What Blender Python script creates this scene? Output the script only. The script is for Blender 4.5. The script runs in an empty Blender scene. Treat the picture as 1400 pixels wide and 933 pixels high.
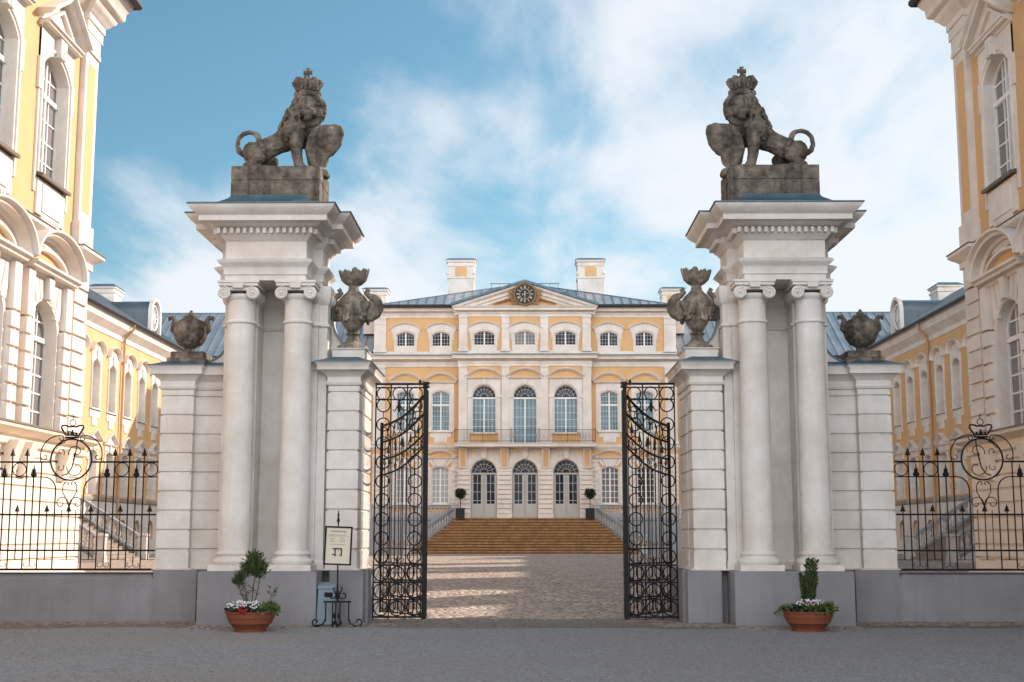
import bpy, bmesh, math, random
from math import sin, cos, pi, radians, sqrt, atan2
from mathutils import Vector, Matrix, noise
from mathutils.geometry import tessellate_polygon
random.seed(7)
sc = bpy.context.scene
COL = sc.collection

# ------------------------------------------------------------------ materials
def new_mat(name):
    m = bpy.data.materials.new(name); m.use_nodes = True
    nt = m.node_tree
    return m, nt, nt.nodes['Principled BSDF']

def mat(name, base, rough=.8, var=.12, scale=1.5, bump=.15, bscale=40, metal=0., streak=0., tint=None, spec=.3, coarse=None):
    """painted / plastered / stone surface: two noises vary the colour, a fine one the relief"""
    m, nt, b = new_mat(name); N = nt.nodes; L = nt.links
    tc = N.new('ShaderNodeTexCoord'); 
    n1 = N.new('ShaderNodeTexNoise'); n1.inputs['Scale'].default_value = scale; n1.inputs['Detail'].default_value = 6
    n1.inputs['Roughness'].default_value = .65
    L.new(tc.outputs['Object'], n1.inputs['Vector'])
    fac = n1.outputs['Fac']
    ramp = N.new('ShaderNodeValToRGB')
    d = [max(0, c*(1-var)) for c in base]
    if tint: d = [a*(1-.6)+t*.6 for a, t in zip(d, tint)]
    l = [min(1, c*(1+var*.6)) for c in base]
    ramp.color_ramp.elements[0].position = .3; ramp.color_ramp.elements[0].color = (*d, 1)
    ramp.color_ramp.elements[1].position = .72; ramp.color_ramp.elements[1].color = (*l, 1)
    L.new(fac, ramp.inputs['Fac']); col = ramp.outputs['Color']
    if streak:
        mp = N.new('ShaderNodeMapping'); mp.inputs['Scale'].default_value = (5, 5, .5)
        L.new(tc.outputs['Object'], mp.inputs['Vector'])
        n2 = N.new('ShaderNodeTexNoise'); n2.inputs['Scale'].default_value = 1.2; n2.inputs['Detail'].default_value = 8
        L.new(mp.outputs['Vector'], n2.inputs['Vector'])
        r2 = N.new('ShaderNodeValToRGB'); r2.color_ramp.elements[0].position = .45; r2.color_ramp.elements[1].position = .80
        r2.color_ramp.elements[0].color = (0, 0, 0, 1); r2.color_ramp.elements[1].color = (streak,)*3+(1,)
        L.new(n2.outputs['Fac'], r2.inputs['Fac'])
        mx = N.new('ShaderNodeMix'); mx.data_type = 'RGBA'
        dk = tint or [c*.45 for c in base]
        mx.inputs['B'].default_value = (*dk, 1)
        L.new(r2.outputs['Color'], mx.inputs['Factor']); L.new(col, mx.inputs['A']); col = mx.outputs['Result']
    L.new(col, b.inputs['Base Color'])
    b.inputs['Roughness'].default_value = rough; b.inputs['Metallic'].default_value = metal
    b.inputs['Specular IOR Level'].default_value = spec
    if bump:
        n3 = N.new('ShaderNodeTexNoise'); n3.inputs['Scale'].default_value = bscale; n3.inputs['Detail'].default_value = 5
        L.new(tc.outputs['Object'], n3.inputs['Vector'])
        bp = N.new('ShaderNodeBump'); bp.inputs['Strength'].default_value = bump; bp.inputs['Distance'].default_value = .02
        h = n3.outputs['Fac']
        if coarse:
            n4 = N.new('ShaderNodeTexNoise'); n4.inputs['Scale'].default_value = coarse; n4.inputs['Detail'].default_value = 3
            L.new(tc.outputs['Object'], n4.inputs['Vector'])
            ad = N.new('ShaderNodeMath'); ad.operation = 'MULTIPLY_ADD'; ad.inputs[1].default_value = 3
            L.new(n4.outputs['Fac'], ad.inputs[0]); L.new(h, ad.inputs[2]); h = ad.outputs[0]
        L.new(h, bp.inputs['Height']); L.new(bp.outputs['Normal'], b.inputs['Normal'])
    return m

def glass_mat(name, base, rough=.06, var=.3, scale=.6, spec=.35):
    m, nt, b = new_mat(name); N = nt.nodes; L = nt.links
    tc = N.new('ShaderNodeTexCoord'); oi = N.new('ShaderNodeObjectInfo')
    ad = N.new('ShaderNodeVectorMath'); ad.operation = 'ADD'
    cv = N.new('ShaderNodeVectorMath'); cv.operation = 'SCALE'; cv.inputs['Scale'].default_value = 20
    cx = N.new('ShaderNodeCombineXYZ'); L.new(oi.outputs['Random'], cx.inputs[0]); L.new(oi.outputs['Random'], cx.inputs[2])
    L.new(cx.outputs[0], cv.inputs[0])
    L.new(tc.outputs['Object'], ad.inputs[0]); L.new(cv.outputs[0], ad.inputs[1])
    n1 = N.new('ShaderNodeTexNoise'); n1.inputs['Scale'].default_value = scale; n1.inputs['Detail'].default_value = 3
    L.new(ad.outputs[0], n1.inputs['Vector'])
    r = N.new('ShaderNodeValToRGB')
    r.color_ramp.elements[0].position = .35; r.color_ramp.elements[1].position = .7
    r.color_ramp.elements[0].color = (*[c*(1-var) for c in base], 1); r.color_ramp.elements[1].color = (*[c*(1+var) for c in base], 1)
    L.new(n1.outputs['Fac'], r.inputs['Fac']); L.new(r.outputs['Color'], b.inputs['Base Color'])
    b.inputs['Roughness'].default_value = rough; b.inputs['Specular IOR Level'].default_value = spec
    n2 = N.new('ShaderNodeTexNoise'); n2.inputs['Scale'].default_value = 2.5
    L.new(ad.outputs[0], n2.inputs['Vector'])
    bp = N.new('ShaderNodeBump'); bp.inputs['Strength'].default_value = .06; bp.inputs['Distance'].default_value = .03
    L.new(n2.outputs['Fac'], bp.inputs['Height']); L.new(bp.outputs['Normal'], b.inputs['Normal'])
    return m

def ground_mat(name, base, base2, cell, bumpd, patch=None, rough=.9, joint=.5, pscale=.35):
    """pebbles or setts: voronoi cells, each of its own tone, with darker joints and relief"""
    m, nt, b = new_mat(name); N = nt.nodes; L = nt.links
    tc = N.new('ShaderNodeTexCoord')
    nz = N.new('ShaderNodeTexNoise'); nz.inputs['Scale'].default_value = cell*.4; nz.inputs['Detail'].default_value = 3
    L.new(tc.outputs['Object'], nz.inputs['Vector'])
    mxv = N.new('ShaderNodeMix'); mxv.data_type = 'VECTOR'; mxv.inputs['Factor'].default_value = .03
    L.new(tc.outputs['Object'], mxv.inputs['A']); L.new(nz.outputs['Color'], mxv.inputs['B'])
    vo = N.new('ShaderNodeTexVoronoi'); vo.inputs['Scale'].default_value = cell
    vd = N.new('ShaderNodeTexVoronoi'); vd.inputs['Scale'].default_value = cell; vd.feature = 'DISTANCE_TO_EDGE'
    for v in (vo, vd): L.new(mxv.outputs['Result'], v.inputs['Vector'])
    r = N.new('ShaderNodeValToRGB')
    r.color_ramp.elements[0].color = (*base, 1); r.color_ramp.elements[1].color = (*base2, 1)
    sp = N.new('ShaderNodeSeparateColor'); L.new(vo.outputs['Color'], sp.inputs[0]); L.new(sp.outputs[0], r.inputs['Fac'])
    big = N.new('ShaderNodeTexNoise'); big.inputs['Scale'].default_value = pscale; big.inputs['Detail'].default_value = 7; big.inputs['Roughness'].default_value = .65
    mp = N.new('ShaderNodeMapping'); mp.inputs['Scale'].default_value = (.35, 1, 1)
    L.new(tc.outputs['Object'], mp.inputs['Vector']); L.new(mp.outputs['Vector'], big.inputs['Vector'])
    r2 = N.new('ShaderNodeValToRGB'); r2.color_ramp.elements[0].position = .42; r2.color_ramp.elements[1].position = .75
    r2.color_ramp.elements[0].color = (0, 0, 0, 1); r2.color_ramp.elements[1].color = (.65, .65, .65, 1)
    L.new(big.outputs['Fac'], r2.inputs['Fac'])
    mx = N.new('ShaderNodeMix'); mx.data_type = 'RGBA'; L.new(r2.outputs['Color'], mx.inputs['Factor'])
    L.new(r.outputs['Color'], mx.inputs['A']); mx.inputs['B'].default_value = (*(patch or base), 1)
    je = N.new('ShaderNodeMapRange'); je.inputs['From Max'].default_value = .12; je.inputs['To Min'].default_value = joint
    L.new(vd.outputs['Distance'], je.inputs['Value'])
    mu = N.new('ShaderNodeMix'); mu.data_type = 'RGBA'; mu.blend_type = 'MULTIPLY'; mu.inputs['Factor'].default_value = 1
    L.new(mx.outputs['Result'], mu.inputs['A']); L.new(je.outputs['Result'], mu.inputs['B'])
    L.new(mu.outputs['Result'], b.inputs['Base Color'])
    b.inputs['Roughness'].default_value = rough; b.inputs['Specular IOR Level'].default_value = .25
    mr = N.new('ShaderNodeMapRange'); mr.inputs['From Max'].default_value = .35
    L.new(vd.outputs['Distance'], mr.inputs['Value'])
    fine = N.new('ShaderNodeTexNoise'); fine.inputs['Scale'].default_value = 9; fine.inputs['Detail'].default_value = 6
    L.new(tc.outputs['Object'], fine.inputs['Vector'])
    ad = N.new('ShaderNodeMath'); ad.operation = 'ADD'; L.new(mr.outputs['Result'], ad.inputs[0]); L.new(fine.outputs['Fac'], ad.inputs[1])
    bp = N.new('ShaderNodeBump'); bp.inputs['Strength'].default_value = .8; bp.inputs['Distance'].default_value = bumpd
    L.new(ad.outputs[0], bp.inputs['Height']); L.new(bp.outputs['Normal'], b.inputs['Normal'])
    return m

M = {}
M['white'] = mat('white lime plaster', (.80, .74, .68), .85, .07, .8, .12, 30, streak=.10, tint=(.52, .44, .36))
M['gatewhite'] = mat('weathered white plaster', (.73, .70, .67), .85, .09, .9, .3, 22, streak=.26, tint=(.48, .40, .32), coarse=3)
M['yellow'] = mat('ochre lime plaster', (.72, .435, .205), .88, .08, .5, .1, 30, streak=.08, tint=(.56, .35, .18))
M['cream'] = mat('pale cream plaster', (.80, .69, .57), .85, .07, .8, .1, 30)
M['grey'] = mat('grey render', (.235, .228, .24), .9, .14, .7, .35, 35, streak=.35, tint=(.16, .15, .15), coarse=4)
M['stone'] = mat('dark weathered sandstone', (.215, .18, .145), .92, .7, 3.8, .9, 30, streak=.95, tint=(.012, .011, .010), coarse=8)
M['urnstone'] = mat('mottled buff stone', (.34, .285, .225), .9, .6, 3.5, .8, 30, streak=.95, tint=(.02, .017, .014), coarse=8)
M['stonelight'] = mat('worn pale stone', (.42, .36, .30), .9, .35, 2.5, .5, 30, streak=.4, tint=(.12, .1, .08))
M['roof'] = mat('blue grey tin roof', (.40, .43, .45), .38, .22, .7, .05, 6, metal=.3, streak=.25, tint=(.2, .25, .28), spec=.5)
M['seam'] = mat('standing seams', (.16, .19, .21), .45, .2, 1, 0, metal=.3, spec=.5)
M['cap'] = mat('blue tin capping', (.10, .185, .235), .5, .25, 2.0, .08, 8, metal=.35, streak=.3, tint=(.06, .08, .09), spec=.5)
M['dormer'] = mat('dark blue grey tin', (.13, .165, .19), .45, .2, .9, .05, 6, metal=.3, streak=.25, tint=(.08, .10, .12), spec=.5)
M['gutter'] = mat('dark zinc gutter', (.05, .05, .055), .5, .2, 3, 0, metal=.4)
M['pipe'] = mat('copper coloured downpipe', (.52, .34, .2), .55, .15, 3, 0, metal=.2)
M['iron'] = mat('black wrought iron', (.006, .0055, .006), .5, .3, 8, .2, 60, spec=.22)
M['gold'] = mat('tarnished gilding', (.30, .165, .065), .6, .45, 5, .2, 40, metal=.15)
M['gilt'] = mat('bright gilding', (.62, .54, .38), .35, .1, 9, 0, metal=.3)
M['frame'] = mat('white window paint', (.82, .80, .77), .5, .05, 3, 0)
M['door'] = mat('warm grey door paint', (.46, .43, .395), .55, .06, 2, .05, 20)
M['sill'] = mat('brown tin sill', (.16, .12, .09), .5, .2, 4, 0, metal=.3)
M['bluegl'] = glass_mat('glass before blue curtains', (.125, .215, .245), .08, .3, spec=.3)
M['darkgl'] = glass_mat('dark glass', (.016, .024, .034), .05, .6, spec=.16)
M['attgl'] = glass_mat('glass before a grey curtain', (.17, .165, .155), .06, .3)
M['browngl'] = glass_mat('brownish glass', (.10, .075, .065), .06, .35)
M['blind'] = glass_mat('glass before grey blinds', (.36, .35, .34), .15, .08)
M['pavgl'] = glass_mat('glass before pale blinds', (.20, .185, .18), .08, .15)
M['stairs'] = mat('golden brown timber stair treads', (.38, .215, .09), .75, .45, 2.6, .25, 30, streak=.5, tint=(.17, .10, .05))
M['riser'] = mat('brown stair risers with painted nosing shade', (.20, .095, .035), .8, .25, 1.2, .25, 30)  # brown darker than the treads, deepening the shade under each nosing by colour
M['baluster'] = mat('grey baluster stone', (.50, .47, .45), .85, .15, 3, .15, 30)
M['rail'] = mat('blue grey stone rail', (.31, .31, .32), .8, .15, 3, .15, 30)
M['darkstair'] = mat('dark stone treads', (.34, .27, .22), .9, .3, 2, .3, 20)
M['terracotta'] = mat('terracotta plastic', (.20, .06, .03), .6, .12, 6, .08, 30)
M['soil'] = mat('potting soil', (.03, .02, .014), .95, .3, 20, .6, 60)
M['leaf'] = mat('dull green leaves', (.055, .085, .025), .6, .45, 9, 0)
M['leafdark'] = mat('dark glossy leaves', (.025, .045, .02), .5, .4, 9, 0)
M['leaflime'] = mat('fresh green leaves', (.085, .12, .028), .6, .4, 9, 0)
M['twig'] = mat('brown twigs', (.11, .085, .05), .8, .3, 9, 0)
M['petal'] = mat('white petals', (.8, .8, .82), .7, .05, 9, 0)
M['petalred'] = mat('red petals', (.22, .012, .012), .6, .2, 9, 0)
M['bin'] = mat('pale blue painted steel', (.19, .25, .28), .5, .12, 3, .05, 20, metal=.1)
M['paper'] = mat('cream notice paper', (.62, .56, .44), .6, .06, 2, 0)
M['ink'] = mat('brown ink', (.06, .04, .03), .7, 0, 2, 0)
M['planter'] = mat('black planter', (.02, .022, .022), .6, .1, 4, 0)
M['dial'] = mat('black clock dial', (.012, .012, .014), .4, .1, 4, 0)
M['gravel'] = ground_mat('grey gravel', (.205, .212, .225), (.375, .382, .395), 32, .012, (.32, .265, .22), joint=.7, pscale=.45)
M['setts'] = ground_mat('pinkish courtyard setts', (.38, .29, .235), (.66, .53, .435), 5.0, .06, (.56, .44, .34), joint=.35)
M['cobble'] = mat('rough field stones', (.24, .20, .175), .9, .4, 5, .4, 25)
M['earth'] = ground_mat('dusty earth', (.20, .17, .14), (.33, .27, .22), 14, .03, (.22, .19, .14))

# ------------------------------------------------------------------ mesh tools
class MB:
    def __init__(s, off=(0, 0, 0)):
        s.v = []; s.f = []; s.off = off
    def add(s, vs, fs):
        k = len(s.v); o = s.off
        s.v += [(a-o[0], b-o[1], c-o[2]) for a, b, c in vs]
        s.f += [tuple(i+k for i in f) for f in fs]
    def box(s, x0, x1, y0, y1, z0, z1):
        s.add([(x0, y0, z0), (x1, y0, z0), (x1, y1, z0), (x0, y1, z0), (x0, y0, z1), (x1, y0, z1), (x1, y1, z1), (x0, y1, z1)],
              [(0, 3, 2, 1), (4, 5, 6, 7), (0, 1, 5, 4), (1, 2, 6, 5), (2, 3, 7, 6), (3, 0, 4, 7)])
    def prism(s, poly, y0, y1):
        """xz polygon (counter-clockwise seen from -y) pushed through y"""
        n = len(poly)
        s.add([(x, y0, z) for x, z in poly]+[(x, y1, z) for x, z in poly],
              [tuple(range(n)), tuple(reversed(range(n, 2*n)))]+[(i, i+n, (i+1) % n+n, (i+1) % n) for i in range(n)])
    def prismx(s, poly, x0, x1):
        n = len(poly)
        s.add([(x0, y, z) for y, z in poly]+[(x1, y, z) for y, z in poly],
              [tuple(reversed(range(n))), tuple(range(n, 2*n))]+[(i, (i+1) % n, (i+1) % n+n, i+n) for i in range(n)])
    def lathe(s, prof, c=(0, 0, 0), seg=24, fn=None, cap=True):
        n = len(prof); vs = []
        for k in range(seg):
            a = 2*pi*k/seg
            for r, z in prof:
                q = fn(a, r, z) if fn else (r, z)
                vs.append((c[0]+q[0]*cos(a), c[1]+q[0]*sin(a), c[2]+q[1]))
        fs = []
        for k in range(seg):
            b, d = k*n, ((k+1) % seg)*n
            fs += [(b+i, d+i, d+i+1, b+i+1) for i in range(n-1)]
        if cap:
            fs.append(tuple(((seg-1-k) % seg)*n for k in range(seg))); fs.append(tuple(k*n+n-1 for k in range(seg)))
        s.add(vs, fs)
    def tube(s, pts, r, seg=6, closed=False, taper=None):
        pts = [Vector(p) for p in pts]; n = len(pts); vs = []; fs = []
        up = None
        for i, p in enumerate(pts):
            if closed: t = pts[(i+1) % n]-pts[i-1]
            else: t = pts[min(i+1, n-1)]-pts[max(i-1, 0)]
            if t.length < 1e-9: t = Vector((0, 0, 1))
            t.normalize()
            if up is None:
                up = Vector((0, 1, 0)) if abs(t.y) < .9 else Vector((1, 0, 0))
            a = t.cross(up)
            if a.length < 1e-6: a = t.cross(Vector((1, 0, 0)))
            a.normalize(); b2 = a.cross(t).normalized(); up = b2
            rr = r if taper is None else (taper[i] if isinstance(taper, (list, tuple)) else r*(1-(1-taper)*i/(n-1)))
            for k in range(seg):
                an = 2*pi*(k+.5)/seg
                vs.append(tuple(p+a*cos(an)*rr+b2*sin(an)*rr))
        for i in range(n if closed else n-1):
            for k in range(seg):
                a0, a1 = i*seg, ((i+1) % n)*seg
                fs.append((a0+k, a1+k, a1+(k+1) % seg, a0+(k+1) % seg))
        if not closed:
            fs.append(tuple(range(seg))); fs.append(tuple(reversed(range((n-1)*seg, n*seg))))
        s.add(vs, fs)
    def ell(s, c, r, seg=14, rot=None):
        vs = []; fs = []; h = seg//2+1
        for j in range(1, h):
            t = pi*j/h
            for k in range(seg):
                a = 2*pi*k/seg
                v = Vector((r[0]*sin(t)*cos(a), r[1]*sin(t)*sin(a), r[2]*cos(t)))
                if rot: v = rot @ v
                vs.append((c[0]+v.x, c[1]+v.y, c[2]+v.z))
        for sg in (1, -1):
            v = Vector((0, 0, r[2]*sg))
            if rot: v = rot @ v
            vs.append((c[0]+v.x, c[1]+v.y, c[2]+v.z))
        T, B = len(vs)-2, len(vs)-1
        for j in range(h-2):
            for k in range(seg):
                fs.append((j*seg+k, (j+1)*seg+k, (j+1)*seg+(k+1) % seg, j*seg+(k+1) % seg))
        for k in range(seg):
            fs.append((T, k, (k+1) % seg)); fs.append((B, (h-2)*seg+(k+1) % seg, (h-2)*seg+k))
        s.add(vs, fs)
    def mold(s, path, prof, closed=False, captop=False, capbot=False, ends=True):
        """profile of (out, z) carried along a plan path of (x, y); outward lies to the right of the path"""
        m = miter(path, closed, -1); n = len(path); k = len(prof); vs = []
        for (x, y), (mx, my) in zip(path, m):
            vs += [(x+mx*o, y+my*o, z) for o, z in prof]
        fs = []
        for i in range(n if closed else n-1):
            a, b = i*k, ((i+1) % n)*k
            fs += [(a+j, b+j, b+j+1, a+j+1) for j in range(k-1)]
        if closed:
            if captop: fs.append(tuple(i*k+k-1 for i in range(n)))
            if capbot: fs.append(tuple(reversed([i*k for i in range(n)])))
        elif ends:
            fs.append(tuple(range(k))); fs.append(tuple(reversed(range((n-1)*k, n*k))))
        s.add(vs, fs)
    def sweep(s, path, prof, y=0., closed=False):
        """profile of (spread, out) carried along an xz path; spread lies to the left of the path; out is towards -y"""
        m = miter(path, closed, 1); n = len(path); k = len(prof); vs = []
        for (x, z), (mx, mz) in zip(path, m):
            vs += [(x+mx*d, y-o, z+mz*d) for d, o in prof]
        fs = []
        for i in range(n if closed else n-1):
            a, b = i*k, ((i+1) % n)*k
            fs += [(a+j, a+j+1, b+j+1, b+j) for j in range(k-1)]
        if not closed:
            fs.append(tuple(reversed(range(k)))); fs.append(tuple(range((n-1)*k, n*k)))
        s.add(vs, fs)
    def wall(s, outline, holes, y, depth, back=False):
        polys = [outline]+holes
        flat = [p for q in polys for p in q]
        tris = tessellate_polygon([[Vector((x, z, 0)) for x, z in q] for q in polys])
        fs = []
        for t in tris:
            a, b, c = [flat[i] for i in t]
            cr = (b[0]-a[0])*(c[1]-a[1])-(b[1]-a[1])*(c[0]-a[0])
            if abs(cr) < 1e-9: continue
            fs.append(tuple(t) if cr > 0 else tuple(reversed(t)))
        s.add([(x, y, z) for x, z in flat], fs)
        for h in holes:
            n = len(h)
            s.add([(x, y, z) for x, z in h]+[(x, y+depth, z) for x, z in h],
                  [(i, (i+1) % n, (i+1) % n+n, i+n) for i in range(n)])
    def build(s, name, m, parent=None, loc=None, smooth=40, bevel=0):
        me = bpy.data.meshes.new(name); me.from_pydata(s.v, [], s.f)
        bm = bmesh.new(); bm.from_mesh(me)
        bmesh.ops.recalc_face_normals(bm, faces=bm.faces)
        if smooth:
            th = radians(smooth)
            for f in bm.faces: f.smooth = True
            for e in bm.edges:
                e.smooth = len(e.link_faces) == 2 and e.calc_face_angle(9) < th
        bm.to_mesh(me); bm.free()
        me.materials.append(M[m] if isinstance(m, str) else m)
        o = bpy.data.objects.new(name, me); COL.objects.link(o)
        if parent: o.parent = parent
        if loc: o.location = loc
        if bevel:
            b = o.modifiers.new('soft edges', 'BEVEL'); b.width = bevel; b.segments = 2; b.limit_method = 'ANGLE'; b.angle_limit = radians(40)
        return o

def miter(path, closed, side):
    n = len(path); out = []
    def nrm(a, b):
        dx, dy = b[0]-a[0], b[1]-a[1]; l = math.hypot(dx, dy) or 1
        return (-dy/l*side, dx/l*side)
    for i in range(n):
        if closed or 0 < i < n-1:
            a, b = nrm(path[i-1], path[i]), nrm(path[i], path[(i+1) % n])
            d = 1+a[0]*b[0]+a[1]*b[1]
            d = max(d, .3)
            out.append(((a[0]+b[0])/d, (a[1]+b[1])/d))
        elif i == 0: out.append(nrm(path[0], path[1]))
        else: out.append(nrm(path[-2], path[-1]))
    return out

def tag(o, label=None, cat=None, group=None, kind=None):
    if label: o['label'] = label
    if cat: o['category'] = cat
    if group: o['group'] = group
    if kind: o['kind'] = kind
    return o
def thing(name, label, cat, loc=(0, 0, 0), rotz=0, group=None):
    o = bpy.data.objects.new(name, None); COL.objects.link(o); o.location = loc; o.rotation_euler = (0, 0, rotz)
    o.empty_display_size = .2
    return tag(o, label, cat, group)
def copy_tree(o, parent=None):
    c = o.copy(); COL.objects.link(c)
    if parent: c.parent = parent
    for ch in list(o.children): copy_tree(ch, c)
    return c
def mirrored(o, label):
    """the same thing on the other side of the axis"""
    c = copy_tree(o); c.location.x = -o.location.x; c.rotation_euler.z = -o.rotation_euler.z; c.scale.x = -1; c['label'] = label
    return c
def arc(cx, cz, r, a0, a1, n=16, rz=None):
    rz = r if rz is None else rz
    return [(cx+r*cos(a0+(a1-a0)*i/n), cz+rz*sin(a0+(a1-a0)*i/n)) for i in range(n+1)]
def spiral(cx, cz, r0, r1, a0, a1, n=22):
    return [(cx+(r0+(r1-r0)*i/n)*cos(a0+(a1-a0)*i/n), cz+(r0+(r1-r0)*i/n)*sin(a0+(a1-a0)*i/n)) for i in range(n+1)]
def xz(pts, y=0): return [(x, y, z) for x, z in pts]

# ------------------------------------------------------------------ window kit (all façades face local -y)
def opening(w, h, rise, x=0, z=0, n=10):
    """outline of an opening, bottom left first, clockwise up and over; rise = height of the arch inside h"""
    hw = w/2
    if rise <= 0: return [(x-hw, z), (x-hw, z+h), (x+hw, z+h), (x+hw, z)]
    R = (hw*hw+rise*rise)/(2*rise); c = h-R; a = math.asin(min(1, hw/R))
    if rise > hw*.999: a = pi/2
    return [(x-hw, z)]+[(x+R*sin(-a+2*a*i/n), z+c+R*cos(-a+2*a*i/n)) for i in range(n+1)]+[(x+hw, z)]
def archz(w, h, rise, x):
    hw = w/2
    if rise <= 0: return h
    R = (hw*hw+rise*rise)/(2*rise); return h-R+sqrt(max(0, R*R-x*x))
def archw(w, h, rise, z):
    hw = w/2
    if rise <= 0 or z <= h-rise: return hw
    R = (hw*hw+rise*rise)/(2*rise); c = h-R
    return sqrt(max(0, R*R-(z-c)**2))
FLAT = lambda b, o: [(0, 0), (0, o), (b, o), (b, 0)]
BAND = lambda b, o: [(0, 0), (0, o*.5), (b*.45, o*.6), (b*.5, o), (b, o), (b, 0)]
HOOD = lambda b, o: [(0, 0), (0, o*.25), (b*.3, o*.35), (b*.35, o*.75), (b*.6, o*.8), (b*.75, o), (b, o), (b, 0)]

def glazing(w, h, rise, rec, nx, ny, transom=None, fan=False, bar=.022, door=False):
    """timber frame with glazing bars, set back by rec"""
    f = MB(); hw = w/2; y = rec
    op = opening(w, h, rise)
    f.sweep(op+[op[0]][:0], [(0, -y+.0), (0, -y+.09-.02), (-.06, -y+.07), (-.06, -y)])
    f.box(-hw, hw, y-.07, y, 0, .07)
    sp = h-rise
    if fan:
        f.box(-hw, hw, y-.085, y, sp-.12, sp)
        R = hw
        for k in range(1, 8):
            a = pi*k/8
            f.tube(xz([(.28*R*cos(a), sp+.28*R*sin(a)), (.97*R*cos(a), sp+.97*R*sin(a))], y-.03), bar, 4)
        for q in (.3, .66):
            f.tube(xz(arc(0, sp, q*R, 0, pi, 14), y-.03), bar, 4)
        top = sp-.12
    else: top = None
    f.box(-.05, .05, y-.08, y, 0, (top or archz(w, h, rise, 0))-.02)
    for i in range(1, nx):
        x = -hw+w*i/nx
        if abs(x) < .06: continue
        f.box(x-bar, x+bar, y-.05, y-.005, .04, (top or archz(w, h, rise, x))-.02)
    for j in range(1, ny):
        z = (top or h)*j/ny
        q = archw(w, h, rise, z) if not top else hw
        f.box(-q, q, y-.048, y-.006, z-bar, z+bar)
    if transom:
        f.box(-hw, hw, y-.09, y, transom-.06, transom+.06)
    p = MB()
    pts = opening(w, h, rise)
    q = None
    if fan:
        pts2 = [a for a in pts if a[1] >= sp-.1]; q = MB(); q.add([(x, y-.02, z) for x, z in pts2], [tuple(reversed(range(len(pts2))))])
        pts = [(-hw, 0), (-hw, sp-.06), (hw, sp-.06), (hw, 0)]
    n = len(pts); p.add([(x, y-.02, z) for x, z in pts], [tuple(reversed(range(n)))])
    return f, p, q

def key(mb, x0, x1, z0, z1, o, flare=.25):
    cx = (x0+x1)/2; hw = (x1-x0)/2
    mb.prism([(cx-hw*(1-flare), z0), (cx+hw*(1-flare), z0), (cx+hw*(1+flare), z1), (cx-hw*(1+flare), z1)], -o, .01)

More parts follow.
